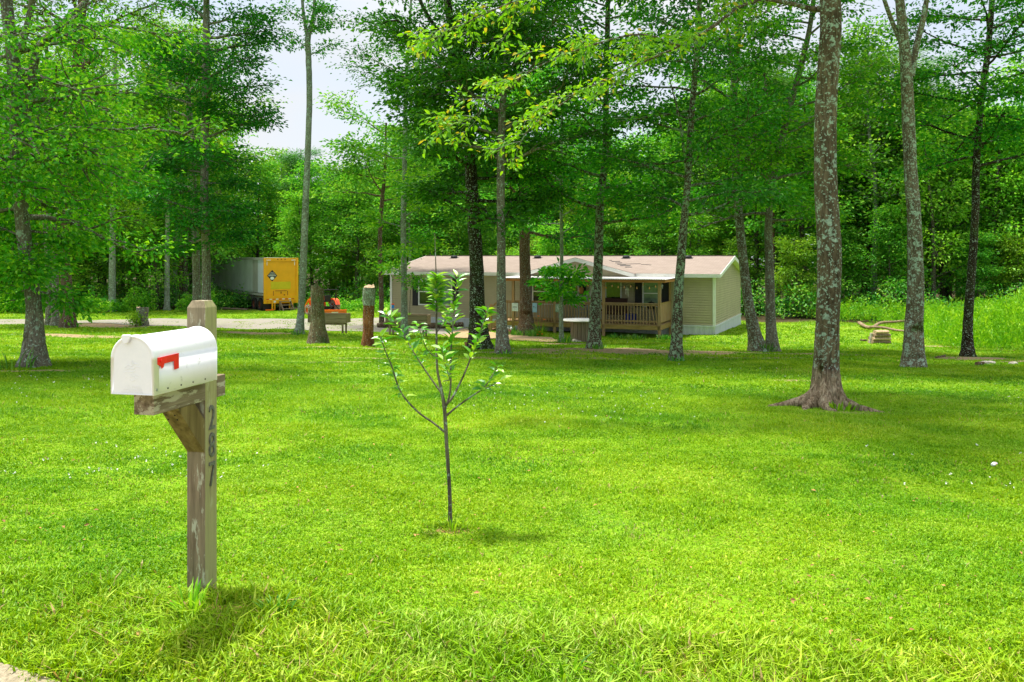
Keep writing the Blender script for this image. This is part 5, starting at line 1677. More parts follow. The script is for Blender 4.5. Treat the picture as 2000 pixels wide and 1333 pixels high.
b0 = t.location
def rel(px, py, dz=0.16): return tuple(GP(px, py) - b0 + Vector((0, 0, dz)))
g = Geo(); A_, r_ = smooth_path([rel(1678, 638, .2), rel(1692, 643, .12), rel(1705, 645), rel(1720, 640, .25), rel(1745, 638, .25), rel(1773, 636.5, .3)], [0.10, 0.09, 0.085, 0.08, 0.07, 0.05], 5); g.tube(A_, r_, 8, wob=0.05)
A_, r_ = smooth_path([rel(1700, 645), rel(1725, 646, .15), rel(1750, 649, .1), rel(1772, 651, .1)], [0.075, 0.07, 0.055, 0.04], 5); g.tube(A_, r_, 8, wob=0.05)
g.obj('wood', M['root'], t, smooth=True)
log('short dark piece of wood lying left of the firewood stack', GP(1680, 667), GP(1693, 667), 0.05)
blob('rock', 'flat pale stone near the right edge below the dark oak, left one of two', 'rock', GP(1929, 711), (0.17, 0.1, 0.06), M['stone'], 11)
blob('rock', 'pale stone nearest the right edge of the lawn below the dark oak', 'rock', GP(1978, 712), (0.12, 0.08, 0.05), M['stone'], 12)
log('small brown stick of wood lying left of the flat pale stone by the right oak', GP(1908, 714), GP(1920, 713), 0.05)
log('short dark stick lying left of the right oak trunk', GP(1828, 700), GP(1846, 697), 0.03)

# litter thing on the right
p = GP(1941, 911)
t = thing('crushed_cup', 'crushed white and red paper cup lying on the lawn at the right', 'cup', p, 0.6)
t.scale = (0.48, 0.48, 0.48)
g = Geo(); g.lathe([(0, 0), (0.030, 0.0), (0.042, 0.05), (0.044, 0.10), (0.040, 0.10)], 10, (-0.05, 0, 0.035), Matrix.Rotation(math.radians(80), 3, 'Y')); V = g.V[0]; V[:, 2] *= 0.75; V += R.normal(size=V.shape) * 0.003; g.obj('cup', M['white'], t)
g = Geo(); g.lathe([(0.0425, 0.055), (0.0445, 0.08)], 10, (-0.05, 0, 0.0355), Matrix.Rotation(math.radians(80), 3, 'Y')); g.V[0][:, 2] *= 0.76; g.obj('band', M['flagred'], t)

# ------------------------------------------------------------------ box trailer
TA = math.radians(35)
TO = Vector((-18.2, 62.0, CZ - 4.1))
tl = thing('box_trailer', 'old box trailer with weathered grey sides and a yellow roll-up rear door', 'trailer', TO, TA)
TW, TL, TB, TT_ = 2.6, 14.2, 1.17, 3.95
g = Geo()
g.box((TW / 2, TL / 2 + 0.1, TT_ - 0.03), (TW - 0.02, TL - 0.2, 0.06)); g.box((TW - 0.03, TL / 2 + 0.1, (TB + TT_) / 2), (0.05, TL - 0.2, TT_ - TB - 0.1)); g.box((TW / 2, TL - 0.02, (TB + TT_) / 2), (TW - 0.06, 0.05, TT_ - TB - 0.1)); g.box((TW / 2, TL / 2 + .1, TB + 0.03), (TW - 0.1, TL - 0.3, 0.1))
g.obj('body', M['aluminium'], tl)
# left side in panels: full-height sheets with rivet ribs
yy = 0.12; k = 0
while yy < TL - 0.1:
    wd = min(1.22, TL - yy)
    m_ = 'aluminium' if k not in (0, 1) else ('aluminium_new' if k == 0 else 'aluminium_dull')
    g = Geo(); g.box((0.0, yy + wd / 2, (TB + TT_) / 2 + 0.02), (0.03, wd - 0.012, TT_ - TB - 0.34))
    for r_ in range(3):
        g.box((-0.018, yy + wd * (r_ + 0.5) / 3, (TB + TT_) / 2 + 0.02), (0.008, 0.03, TT_ - TB - 0.36))
    g.obj('side_panel', M[m_], tl)
    yy += wd; k += 1
g = Geo(); g.box((-0.01, TL / 2 + 0.05, TT_ - 0.08), (0.06, TL - 0.1, 0.19)); g.box((-0.01, TL / 2 + 0.05, TB + 0.06), (0.07, TL - 0.1, 0.16)); g.obj('side_rail', M['aluminium_dull'], tl)
g = Geo(); g.box((0.25, 4.2, TB - 0.28), (0.06, 8.0, 0.45)); g.box((TW - 0.25, 4.2, TB - 0.28), (0.06, 8.0, 0.45))
for k in range(12):
    g.box((TW / 2, 0.6 + k * 0.7, TB - 0.10), (TW - 0.5, 0.06, 0.12))
g.obj('underframe', M['greymetal'], tl)
g = Geo()
for k in range(16):
    g.box((0.213, 0.5 + k * 0.5, TB - 0.14), (0.012, 0.16, 0.05))
g.obj('reflective_tape', M['red'], tl)


def wheel(parent, c, r, w, rot, tyre, rim, name='wheel', lugs=0):
    wh = bpy.data.objects.new(name, None); COL.objects.link(wh); wh.parent = parent; wh.location = c; wh.rotation_euler = rot
    g = Geo(); g.lathe([(r * .58, -w / 2), (r * .9, -w / 2), (r, -w * .36), (r, w * .36), (r * .9, w / 2), (r * .58, w / 2), (r * .56, 0), (r * .58, -w / 2)], 28)
    for k in range(lugs):
        a = k / lugs * 6.283
        for s_ in (-1, 1):
            g.box((r * 1.0 * math.cos(a + s_ * 0.06), r * 1.0 * math.sin(a + s_ * 0.06), s_ * w * 0.25), (0.07, 0.05, w * 0.46), Matrix.Rotation(a, 3, 'Z') @ Matrix.Rotation(s_ * 0.6, 3, 'X'))
    g.obj('tyre', M[tyre], wh)
    g = Geo(); g.lathe([(r * .58, w * .36), (r * .5, w * .10), (r * .25, w * .06), (r * .2, w * .3), (0, w * .3)], 20); g.lathe([(0, -w * .3), (r * .2, -w * .3), (r * .25, -w * .06), (r * .5, -w * .10), (r * .58, -w * .36)], 20)
    g.obj('rim', M[rim], wh)
    return wh


for yw in (1.25, 2.6):
    for xw in (0.20, TW - 0.20):
        wheel(tl, (xw, yw, 0.46), 0.48, 0.28, (0, math.radians(-90), 0), 'rubber', 'rust')
g = Geo(); g.tube([(0.2, 1.25, 0.46), (TW - .2, 1.25, 0.46)], 0.06, 8); g.tube([(0.2, 2.6, 0.46), (TW - .2, 2.6, 0.46)], 0.06, 8); g.obj('axle', M['rust'], tl)
for xw in (0.35, TW - 0.35):
    g = Geo(); g.box((xw, TL - 2.8, 0.60), (0.12, 0.12, 1.1)); g.box((xw, TL - 2.8, 0.03), (0.30, 0.28, 0.05)); g.bar((xw, TL - 2.8, 0.4), (xw, TL - 4.0, 1.0), 0.05, 0.05); g.obj('landing_leg', M['darkmetal'], tl)
# rear: yellow frame, roll-up door, lights, placard, bumper
g = Geo()
g.box((0.07, 0.04, (0.57 + TT_) / 2), (0.16, 0.10, TT_ - 0.57)); g.box((TW - 0.07, 0.04, (0.57 + TT_) / 2), (0.16, 0.10, TT_ - 0.57))
g.box((TW / 2, 0.041, TT_ - 0.13), (TW - 0.3, 0.10, 0.25)); g.box((TW / 2, 0.039, 0.86), (TW - 0.3, 0.12, 0.58))
rfr = g.obj('rear_frame', M['yellow'], tl)
g = Geo(); n = 7; z0, z1 = 1.14, TT_ - 0.25
for k in range(n):
    g.box((TW / 2, 0.075, z0 + (z1 - z0) * (k + 0.5) / n), (TW - 0.30, 0.03, (z1 - z0) / n - 0.008))
g.box((TW / 2, 0.095, (z0 + z1) / 2), (TW - 0.28, 0.035, z1 - z0))
dr = g.obj('rear_door', M['yellow'], tl)
g = Geo(); g.box((TW / 2 - 0.02, 0.057, 1.90), (1.50, 0.006, 0.55)); g.obj('faded_patch', M['yellow2'], dr)
g = Geo(); g.box((TW / 2, 0.05, 1.50), (0.85, 0.03, 0.03)); g.box((TW / 2 - 0.58, 0.05, 1.32), (0.03, 0.03, 0.34)); g.box((TW / 2 + 0.5, 0.05, 1.32), (0.03, 0.03, 0.34)); g.box((TW / 2, 0.045, 1.36), (0.05, 0.04, 0.16)); g.box((TW / 2 + 0.25, 0.045, 1.18), (0.08, 0.04, 0.08)); g.obj('latch', M['rust'], dr)
for x_ in (0.24, TW - 0.26):
    g = Geo(); g.box((x_, 0.052, TT_ - 0.40), (0.05, 0.006, 0.32)); g.box((x_ + (0.1 if x_ < 1 else -0.12), -0.014, TT_ - 0.17), (0.32, 0.006, 0.05)); g.obj('reflector_strip', M['white'], rfr)
# placard
pc = bpy.data.objects.new('placard', None); COL.objects.link(pc); pc.parent = tl; pc.location = (0.63, 0.054, 2.63)
g = Geo(); g.prism([(0, -0.42), (0.38, 0), (0, 0.42), (-0.38, 0)], -0.008, 0.004, 'xz'); g.obj('board', M['black'], pc)
g = Geo()
for z_, w_, h_ in ((0.22, 0.24, 0.06), (0.12, 0.40, 0.06), (0.01, 0.58, 0.10)):
    g.box((0, -0.011, z_), (w_, 0.005, h_))
g.obj('lettering', simple('faded_lettering', (0.42, 0.44, 0.42), 0.7, var=0.5, scale=40), pc)
g = Geo(); g.prism([(0.15 * math.cos(a), -0.19 + 0.11 * math.sin(a)) for a in np.linspace(0, 6.283, 14, endpoint=False)], -0.012, -0.009, 'xz'); g.obj('emblem', M['white'], pc)
for x_ in (TW / 2 - 0.28, TW / 2, TW / 2 + 0.28):
    g = Geo(); g.box((x_, -0.018, TT_ - 0.11), (0.08, 0.02, 0.07)); g.obj('marker_light', M['rust'], rfr)
for x_ in (0.22, 0.48, TW - 0.30):
    g = Geo(); g.lathe([(0, -0.02), (0.06, -0.02), (0.075, 0.01)], 12, (x_, -0.035, 0.70), Matrix.Rotation(math.radians(-90), 3, 'X') @ Matrix.Rotation(math.pi, 3, 'X')); g.obj('tail_light', M['red'], rfr)
g = Geo()
for k in range(9):
    if k % 2 == 0:
        g.box((0.26 + k * 0.24, -0.025, 0.89), (0.18, 0.008, 0.06))
g.obj('conspicuity_tape', M['red'], rfr)
g = Geo()
for k in range(9):
    if k % 2:
        g.box((0.26 + k * 0.24, -0.025, 0.89), (0.18, 0.008, 0.06))
g.box((0.80, -0.025, 0.70), (0.16, 0.008, 0.13)); g.box((TW - .62, -0.025, 0.72), (0.10, 0.008, 0.12)); g.obj('white_tape', M['white'], rfr)
g = Geo(); g.box((0.62, 0.0, 0.34), (0.10, 0.10, 0.55)); g.box((0.80, 0.0, 0.34), (0.07, 0.10, 0.50)); g.box((TW - 0.55, 0.0, 0.38), (0.32, 0.08, 0.45)); g.obj('bumper_leg', M['yellow'], tl)
g = Geo(); g.box((0.42, -0.02, 0.11), (0.62, 0.08, 0.10)); g.obj('bumper', M['orange2'], tl)
g = Geo(); g.box((0.35, 0.25, 0.40), (0.7, 0.02, 0.62)); g.obj('mud_flap', M['black'], tl)
ss = thing('wooden_steps', 'rough wooden steps set against the rear of the box trailer', 'steps', TO + Matrix.Rotation(TA, 3, 'Z') @ Vector((1.55, -0.55, 0)), TA)
for k in range(3):
    g = Geo(); g.box((0, 0.30 - 0.24 * k * 1.0, 0.72 - 0.26 * k), (0.85, 0.26, 0.04)); g.obj('tread', M['greywood'], ss)
for s_ in (-1, 1):
    g = Geo(); g.bar((s_ * 0.40, 0.42, 0.70), (s_ * 0.40, -0.35, 0.02), 0.04, 0.18); g.box((s_ * 0.42, 0.36, 0.36), (0.07, 0.07, 0.75)); g.obj('stringer', M['greywood'], ss)
dbase = TO + Matrix.Rotation(TA, 3, 'Z') @ Vector((-1.4, 3.2, 0))
for k, (dx, dy, rz_, L_, m_, lb) in enumerate([(-0.7, -0.2, 0.2, 1.9, 'darkmetal', 'dark sheet of scrap lying in the grass beside the trailer side'), (0.4, -0.6, -0.1, 2.1, 'greywood', 'pale grey board lying in the grass before the trailer wheels')]):
    t = thing('scrap_board', lb, 'board', dbase + Vector((dx, dy, 0)), rz_); bevbox('board', (0, 0, 0.1 + 0.05 * k), (L_, 0.35, 0.05), M[m_], t, 0.008, M4=Matrix.Rotation(0.05, 4, 'Y'))

# ------------------------------------------------------------------ tractor
p = Vector(((636 - 1000) / F * 56.0, 56.0, 0)); p.z = float(gz(p.x, p.y)) - 0.02
ta = math.atan2(0.8, -0.6)          # heading, away to the left
tc_ = thing('tractor', 'small orange farm tractor parked behind the tall stump, near the box trailer', 'tractor', p, ta)
# local x forward, y left
for s_ in (-1, 1):
    wheel(tc_, (0, s_ * 0.66, 0.52), 0.54, 0.34, (math.radians(90), 0, 0), 'mudrubber', 'orange', lugs=18)
    wheel(tc_, (1.55, s_ * 0.56, 0.32), 0.33, 0.20, (math.radians(90), 0, 0), 'mudrubber', 'orange', lugs=14)
g = Geo(); pr_ = [(0.55, 0.60), (2.05, 0.60), (2.12, 0.85), (2.02, 1.12), (1.5, 1.24), (0.6, 1.27)]
g.prism(pr_, -0.27, 0.27, 'xz'); g.obj('hood', M['orange'], tc_)
g = Geo(); g.box((2.09, 0, 0.85), (0.06, 0.40, 0.36)); g.obj('grille', M['black'], tc_)
g = Geo(); g.box((0.9, 0, 0.48), (1.9, 0.34, 0.28)); g.box((0, 0, 0.52), (0.3, 1.2, 0.2)); g.box((1.55, 0, 0.34), (0.14, 1.0, 0.12)); g.obj('chassis', M['darkmetal'], tc_)
for s_ in (-1, 1):
    g = Geo(); g.prism([(-0.62, 0.75), (-0.45, 1.04), (-0.1, 1.15), (0.35, 1.12), (0.55, 0.80), (0.45, 0.80), (0.28, 1.02), (-0.1, 1.08), (-0.4, 0.97)], s_ * 0.60 - 0.16, s_ * 0.60 + 0.16, 'xz'); g.obj('fender', M['orange'], tc_)
g = Geo(); g.box((-0.05, 0, 0.98), (0.45, 0.44, 0.10)); g.box((-0.30, 0, 1.18), (0.10, 0.42, 0.36)); g.obj('seat', M['black'], tc_)
g = Geo(); g.tube([(0.62, 0, 1.2), (0.42, 0, 1.38)], 0.02, 6); an = np.linspace(0, 6.283, 18); g.tube([(0.42 + 0.08 * math.cos(a), 0.19 * math.sin(a), 1.38 + 0.15 * math.cos(a)) for a in an], 0.016, 6); g.obj('steering_wheel', M['black'], tc_)
g = Geo()
for s_ in (-1, 1):
    g.tube([(-0.38, s_ * 0.52, 0.55), (-0.40, s_ * 0.52, 1.45), (-0.75, s_ * 0.52, 1.75)], 0.035, 6)
g.tube([(-0.75, -0.52, 1.75), (-0.75, 0.52, 1.75)], 0.035, 6); g.obj('roll_bar', M['darkmetal'], tc_)
for s_ in (-1, 1):
    g = Geo(); g.bar((0.55, s_ * 0.42, 1.15), (1.7, s_ * 0.45, 1.0), 0.08, 0.12); g.bar((1.7, s_ * 0.45, 1.0), (2.5, s_ * 0.45, 0.35), 0.08, 0.12); g.obj('loader_arm', M['orange2'], tc_)
g = Geo(); g.prism([(2.35, 0.08), (2.95, 0.05), (2.95, 0.10), (2.5, 0.16), (2.45, 0.60), (2.38, 0.62)], -0.75, 0.75, 'xz'); g.obj('loader_bucket', M['orange2'], tc_)
g = Geo(); g.bar((-0.45, 0.3, 0.45), (-1.0, 0.3, 0.32), 0.05, 0.05); g.bar((-0.45, -0.3, 0.45), (-1.0, -0.3, 0.32), 0.05, 0.05); g.bar((-0.45, 0, 0.85), (-1.05, 0, 0.65), 0.05, 0.05); g.obj('hitch', M['darkmetal'], tc_)
bx = thing('scraper', 'bright orange steel scraper with pale lettering on the grass beside the tractor', 'scraper', Vector(((653 - 1000) / F * 54.6, 54.6, float(gz((653 - 1000) / F * 54.6, 54.6)))), 0.10)
g = Geo(); g.prism([(-0.20, 0.02), (-0.16, 0.44), (0.3, 0.44), (0.35, 0.02)], -0.76, -0.73, 'yz'); g.prism([(-0.20, 0.02), (-0.16, 0.44), (0.3, 0.44), (0.35, 0.02)], 0.73, 0.76, 'yz'); g.obj('end_plate', M['orange2'], bx)
g = Geo(); g.box((0, -0.12, 0.24), (1.46, 0.04, 0.40)); g.box((0, -0.16, 0.40), (1.46, 0.06, 0.05)); g.box((0, 0.15, 0.22), (1.46, 0.04, 0.34)); g.obj('blade', M['orange2'], bx)
g = Geo(); g.box((0.05, -0.145, 0.26), (0.42, 0.006, 0.06)); g.obj('lettering', M['white'], bx)
g = Geo(); g.bar((-0.3, 0, 0.44), (0, 0.2, 0.80), 0.05, 0.05); g.bar((0.3, 0, 0.44), (0, 0.2, 0.80), 0.05, 0.05); g.obj('hitch', M['darkmetal'], bx)

# ------------------------------------------------------------------ mailbox on its post
MA = math.atan2(-0.224, 0.974)
mb = thing('mailbox', 'white metal mailbox with a red flag on a weathered wooden post numbered 287', 'mailbox', (-1.355, 3.693, float(gz(-1.355, 3.693))), MA)
zo = -mb.location.z


def hexbox(name, poly_lo, poly_hi, mat, parent, bev=0.003):
    bm = bmesh.new()
    lo = [bm.verts.new(q) for q in poly_lo]; hi = [bm.verts.new(q) for q in poly_hi]; n_ = len(lo)
    bm.faces.new(lo[::-1]); bm.faces.new(hi)
    for i_ in range(n_):
        bm.faces.new((lo[i_], lo[(i_ + 1) % n_], hi[(i_ + 1) % n_], hi[i_]))
    bmesh.ops.recalc_face_normals(bm, faces=bm.faces[:])
    bmesh.ops.bevel(bm, geom=bm.edges[:], offset=bev, segments=2, affect='EDGES', profile=0.6)
    me = bpy.data.meshes.new(name); bm.to_mesh(me); bm.free(); me.materials.append(mat)
    return link(name, me, parent)


h = 0.0445
bm = bmesh.new()
rings = [(h, -0.3), (h, 1.255 + zo), (h - 0.014, 1.285 + zo)]
vv = [[bm.verts.new((sx * r_, sy * r_, z_)) for sx, sy in ((-1, -1), (1, -1), (1, 1), (-1, 1))] for r_, z_ in rings]
for a, b in zip(vv[:-1], vv[1:]):
    for i_ in range(4):
        bm.faces.new((a[i_], a[(i_ + 1) % 4], b[(i_ + 1) % 4], b[i_]))
bm.faces.new(vv[-1]); bm.faces.new(vv[0][::-1])
bmesh.ops.bevel(bm, geom=bm.edges[:], offset=0.003, segments=2, affect='EDGES', profile=0.6)
me = bpy.data.meshes.new('post'); bm.to_mesh(me); bm.free(); me.materials.append(M['postwood']); link('post', me, mb)
za, zb_ = 0.856 + zo, 0.950 + zo
bevbox('support_arm', (0.0015, (-0.394 - 0.0455) / 2, (za + zb_) / 2), (0.090, 0.394 - 0.0455, zb_ - za), M['armwood'], mb, 0.003)
bevbox('support_arm', (0.0015, (0.109 + 0.0455) / 2, (za + zb_) / 2), (0.090, 0.109 - 0.0455, zb_ - za), M['armwood'], mb, 0.003)
pb = [(-0.0452, 0.631), (-0.0452, 0.772), (-0.117, 0.8555), (-0.24, 0.8555)]
hexbox('brace', [(-0.0425, y_, z_ + zo) for y_, z_ in pb], [(0.0435, y_, z_ + zo) for y_, z_ in pb], M['bracewood'], mb)
g = Geo()
for y_, z_ in ((-0.205, 0.803), (-0.222, 0.824), (-0.09, 0.70), (-0.075, 0.68)):
    for x_ in (-0.022, 0.02):
        g = Geo(); nrm = Vector((0, -0.755, -0.656)); g.lathe([(0, 0.0015), (0.0035, 0.001), (0.0035, -0.002)], 8, Vector((x_, y_ - 0.001, z_ + zo)) + nrm * 0.001, nrm.to_track_quat('Z', 'Y').to_matrix()); g.obj('nail_head', M['darkmetal'], mb)

# box: arched profile
BW, BH, BX, BZ = 0.182, 0.222, 0.021, 0.952 + zo
Y0, Y1 = -0.489, -0.066
hw = BW / 2
def arch(off=0.0, n=22):
    w_ = hw + off; pts_ = [(-w_, -0.0 - off * 0.3), (-w_, BH - hw * 0.98)]
    for a in np.linspace(math.pi, 0, n):
        pts_.append((w_ * math.cos(a), BH - hw * 0.98 + (hw * 0.98 + off) * math.sin(a) if 0 < a < math.pi else BH - hw * 0.98))
    pts_ += [(w_, BH - hw * 0.98), (w_, -off * 0.3)]
    return pts_
def loft(g, secs, close=True, mi=0):
    n_ = len(secs[0]); V = []
    for s_ in secs:
        V += s_
    m_ = n_ if close else n_ - 1
    Fq = [(k * n_ + i_, k * n_ + (i_ + 1) % n_, (k + 1) * n_ + (i_ + 1) % n_, (k + 1) * n_ + i_) for k in range(len(secs) - 1) for i_ in range(m_)]
    g.add(V, Fq, mi=mi)
def sec(off, y): return [(BX + a, y, BZ + b) for a, b in arch(off)]
g = Geo(); loft(g, [sec(0, Y0 + 0.012), sec(0, Y1 - 0.006), sec(0.003, Y1 - 0.005), sec(0.004, Y1 - 0.001), sec(0.002, Y1 + 0.002), sec(-0.004, Y1 + 0.002), sec(-0.02, Y1 - 0.002)])
s_ = sec(-0.02, Y1 - 0.002); g.add(s_ + [(BX, Y1 - 0.002, BZ + 0.09)], [(i_, (i_ + 1) % len(s_), len(s_)) for i_ in range(len(s_))])
g.box((BX, (Y0 + Y1) / 2, BZ - 0.001), (BW - 0.01, Y1 - Y0 - 0.03, 0.004))
box_o = g.obj('box_body', M['enamel'], mb, smooth=True)
for a_ in box_o.data.polygons:
    a_.use_smooth = abs(a_.normal.z) < 0.999
g = Geo(); loft(g, [sec(0.0035, Y0 + 0.030), sec(0.004, Y0 + 0.004), sec(0.003, Y0), sec(-0.001, Y0 - 0.003), sec(-0.006, Y0 - 0.0015), sec(-0.009, Y0 + 0.002)])
s_ = sec(-0.009, Y0 + 0.002); nf_ = sum(len(f_) for f_ in g.F); g.add(s_ + [(BX, Y0 + 0.002, BZ + 0.09)], [((i_ + 1) % len(s_), i_, len(s_)) for i_ in range(len(s_))])
dro = g.obj('door', M['enamel'], mb, smooth=True)
for a_ in dro.data.polygons:
    a_.use_smooth = a_.index < nf_
# latch tab at the top of the door
g = Geo(); cxl = BX - 0.022; ztop = BZ + BH
tab = [(-0.020, ztop + 0.001), (-0.018, ztop - 0.016), (-0.010, ztop - 0.026), (0.0, ztop - 0.028), (0.010, ztop - 0.024), (0.017, ztop - 0.012), (0.026, ztop + 0.001), (0.020, ztop + 0.007), (-0.016, ztop + 0.006)]
g.prism([(BX - 0.020 + a * 0.85, b) for a, b in tab], Y0 - 0.014, Y0 - 0.004, 'xz')
lt = g.obj('latch', M['enamel'], dro)
bv_ = lt.modifiers.new('bevel', 'BEVEL'); bv_.width = 0.002; bv_.segments = 2
# embossed emblem and lettering
g = Geo()
em = [[(-0.034, 0.10), (-0.018, 0.112), (-0.004, 0.106), (0.010, 0.118), (0.030, 0.114)], [(-0.030, 0.092), (-0.012, 0.100), (0.004, 0.096), (0.018, 0.108), (0.032, 0.104)], [(-0.036, 0.082), (-0.020, 0.088), (0, 0.084), (0.014, 0.092)], [(-0.014, 0.074), (0.006, 0.078), (0.030, 0.070)], [(-0.010, 0.066), (0.004, 0.070), (0.024, 0.060)], [(-0.006, 0.122), (0.0, 0.130), (0.006, 0.122), (0.0, 0.116), (-0.006, 0.122)], [(-0.012, 0.058), (0.0, 0.050), (0.012, 0.058)]]
for e_ in em:
    g.tube([(BX + a, Y0 + 0.0019, BZ + b) for a, b in e_], 0.0012, 6)
g.obj('emblem', M['enamel'], dro, smooth=True)
for tx, sz, zz_ in (("U.S. MAIL", 0.017, 0.030), ("APPROVED BY THE", 0.0085, 0.018), ("POSTMASTER GENERAL", 0.0085, 0.009)):
    o = link('lettering', text_mesh(tx, sz, 0.0016, M['enamel'], 'lettering', 1.15), dro); o.rotation_euler = (math.radians(90), 0, 0); o.location = (BX, Y0 + 0.0020, BZ + zz_)
# flag: plate on the right side
xs_ = BX + hw
fl = [(-0.470, 1.066), (-0.470, 1.092), (-0.338, 1.096), (-0.338, 1.036), (-0.366, 1.034), (-0.368, 1.068), (-0.430, 1.066), (-0.434, 1.052), (-0.444, 1.048), (-0.452, 1.058)]
hexbox('flag', [(xs_ + 0.004, y_, z_ + zo) for y_, z_ in fl], [(xs_ + 0.0065, y_, z_ + zo) for y_, z_ in fl], M['flagred'], mb, 0.0006)
g = Geo(); g.tube([(xs_ - 0.002, -0.452, 1.078 + zo), (xs_ + 0.011, -0.452, 1.078 + zo)], 0.006, 12); g.obj('flag_pivot', M['flagred'], mb)
for y_ in (-0.40, -0.315, -0.235, -0.150):
    g = Geo(); g.lathe([(0.0035, -0.001), (0.003, 0.0015), (0, 0.002)], 10, (xs_ + 0.0005, y_, BZ + 0.014), Matrix.Rotation(math.radians(90), 3, 'Y')); g.obj('rivet', M['darkmetal'], mb)
g = Geo(); g.lathe([(0.005, -0.001), (0.005, 0.002), (0, 0.0025)], 10, (xs_ + 0.004, Y0 + 0.016, BZ + 0.018), Matrix.Rotation(math.radians(90), 3, 'Y')); g.obj('hinge_rivet', M['greymetal'], mb)
for ch_, zc_ in (("2", 0.770), ("8", 0.650), ("7", 0.523)):
    o = link('house_number', text_mesh(ch_, 0.152, 0.006, M['number_metal'], 'house_number', 0.66), mb)
    o.rotation_euler = (math.radians(90), 0, math.radians(90)); o.location = (h + 0.003, 0.002, zc_ + zo)

# ------------------------------------------------------------------ sapling
sb = GP(880, 1031); sY = sb.y
sp = thing('sapling', 'young leafy fruit tree sapling with thin forked branches in the middle of the lawn', 'tree', sb)
tr = Geo(); lf = Geo()
BR = [([(880, 1031, 9), (878, 960, 8), (873, 880, 8), (868, 800, 8), (862, 762, 6.5), (854, 720, 5), (852, 660, 4.5, .02), (852, 600, 4, .02), (851, 545, 3, .03), (850, 500, 2, .02), (849, 455, 1.2)], 0.68, 0.81, 105, 1),
      ([(868, 844, 5), (848, 826, 4.5, -.02), (815, 800, 4, -.04), (785, 762, 3.5, -.06), (770, 715, 3, -.08), (758, 685, 2.5, -.09), (748, 655, 1.5, -.09)], 0.45, 1.0, 42, 1),
      ([(869, 790, 5), (862, 772, 4, .03), (835, 738, 3.5, .08), (812, 705, 3, .10), (788, 670, 2.5, .14), (768, 640, 2, .16), (740, 615, 1.2, .18)], 0.40, 1.0, 40, 1),
      ([(869, 800, 5), (880, 762, 4, -.02), (881, 700, 3.5, -.03), (885, 640, 3, -.04), (890, 580, 2, -.03), (894, 540, 1.2, -.03)], 0.28, 1.0, 62, 1),
      ([(870, 792, 6), (885, 775, 5, .02), (905, 735, 4, .04), (920, 698, 3.2, .05), (935, 660, 2.8, .06), (945, 625, 2, .06), (952, 605, 1.2, .06)], 0.45, 1.0, 40, 1),
      ([(872, 812, 5), (895, 792, 4, -.02), (922, 772, 3.5, -.04), (944, 756, 3, -.06), (960, 735, 2, -.06), (972, 712, 1.2, -.06)], 0.5, 1.0, 24, 1),
      ([(944, 757, 2.2, -.06), (958, 750, 1.8, -.1), (976, 738, 1.2, -.12)], 0.6, 1.0, 4, 1),
      ([(866, 745, 2.5), (880, 735, 2, -.1), (872, 700, 1.5, -.16), (868, 670, 1, -.18)], 0.3, 1.0, 22, 1),
      ([(853, 700, 2.5), (838, 680, 2, -.1), (828, 650, 1.5, -.14), (822, 630, 1, -.15)], 0.2, 1.0, 20, 1),
      ([(853, 650, 2.5), (866, 630, 2, .1), (872, 610, 1, .12)], 0.2, 1.0, 14, 1)]
for pts_, f0, f1, n, _ in BR:
    V, rr = px_path(pts_, sb)
    V = [(a, b if len(q) > 3 else 0.0, c) for (a, b, c), q in zip(V, pts_)]
    if pts_[0][1] > 1000:
        V[0] = (V[0][0], V[0][1], -0.05)
    pth, rad = smooth_path(V, np.array(rr) * 0.92, 8)
    tr.tube(pth, rad, 8, cap=False, wob=0.04)
    P_ = []; A_ = []; n = int(n * 1.15)
    for k in range(n):
        f = f0 + (f1 - f0) * (k + R.uniform(0, 1)) / n
        x, dd = interp_path(pth, min(f, 0.999)); dd = dd / np.linalg.norm(dd)
        a = k * 2.4 + R.normal() * 0.4
        side = np.array([math.cos(a), math.sin(a), 0.0])
        P_.append(x); A_.append(side * 1.0 + dd * R.uniform(0.2, 0.9) + np.array([0, 0, R.uniform(-0.35, 0.35)]))
    P_ = np.array(P_); A_ = unit(np.array(A_)); N = len(P_)
    pet = A_ * 0.008
    Ln = R.uniform(0.040, 0.080, N)
    lf.leaves(P_ + pet, A_, unit(np.array([0, 0, 1.0]) + R.normal(size=(N, 3)) * 0.35), Ln, Ln * R.uniform(0.36, 0.48, N), R.uniform(0, 1, N), droop=R.uniform(0.0, 0.45), six=True)
tr.obj('trunk', M['bark_grey'], sp, smooth=True)
lf.obj('foliage', M['sapling'], sp, attr=True, smooth=False)

# ------------------------------------------------------------------ grass blades, lawn herbs, fallen leaves
def scatter(y0, y1, dens, xpad=2.6):
    hwid = 0.62
    A = (hwid * (y0 + y1) + 2 * xpad) * (y1 - y0)
    n_ = int(A * dens)
    y = R.uniform(y0, y1, int(n_ * 1.6)); wx = hwid * (y1) + xpad
    x = R.uniform(-wx, wx, len(y)); ok_ = np.abs(x) < hwid * y + xpad
    return x[ok_][:n_], y[ok_][:n_]


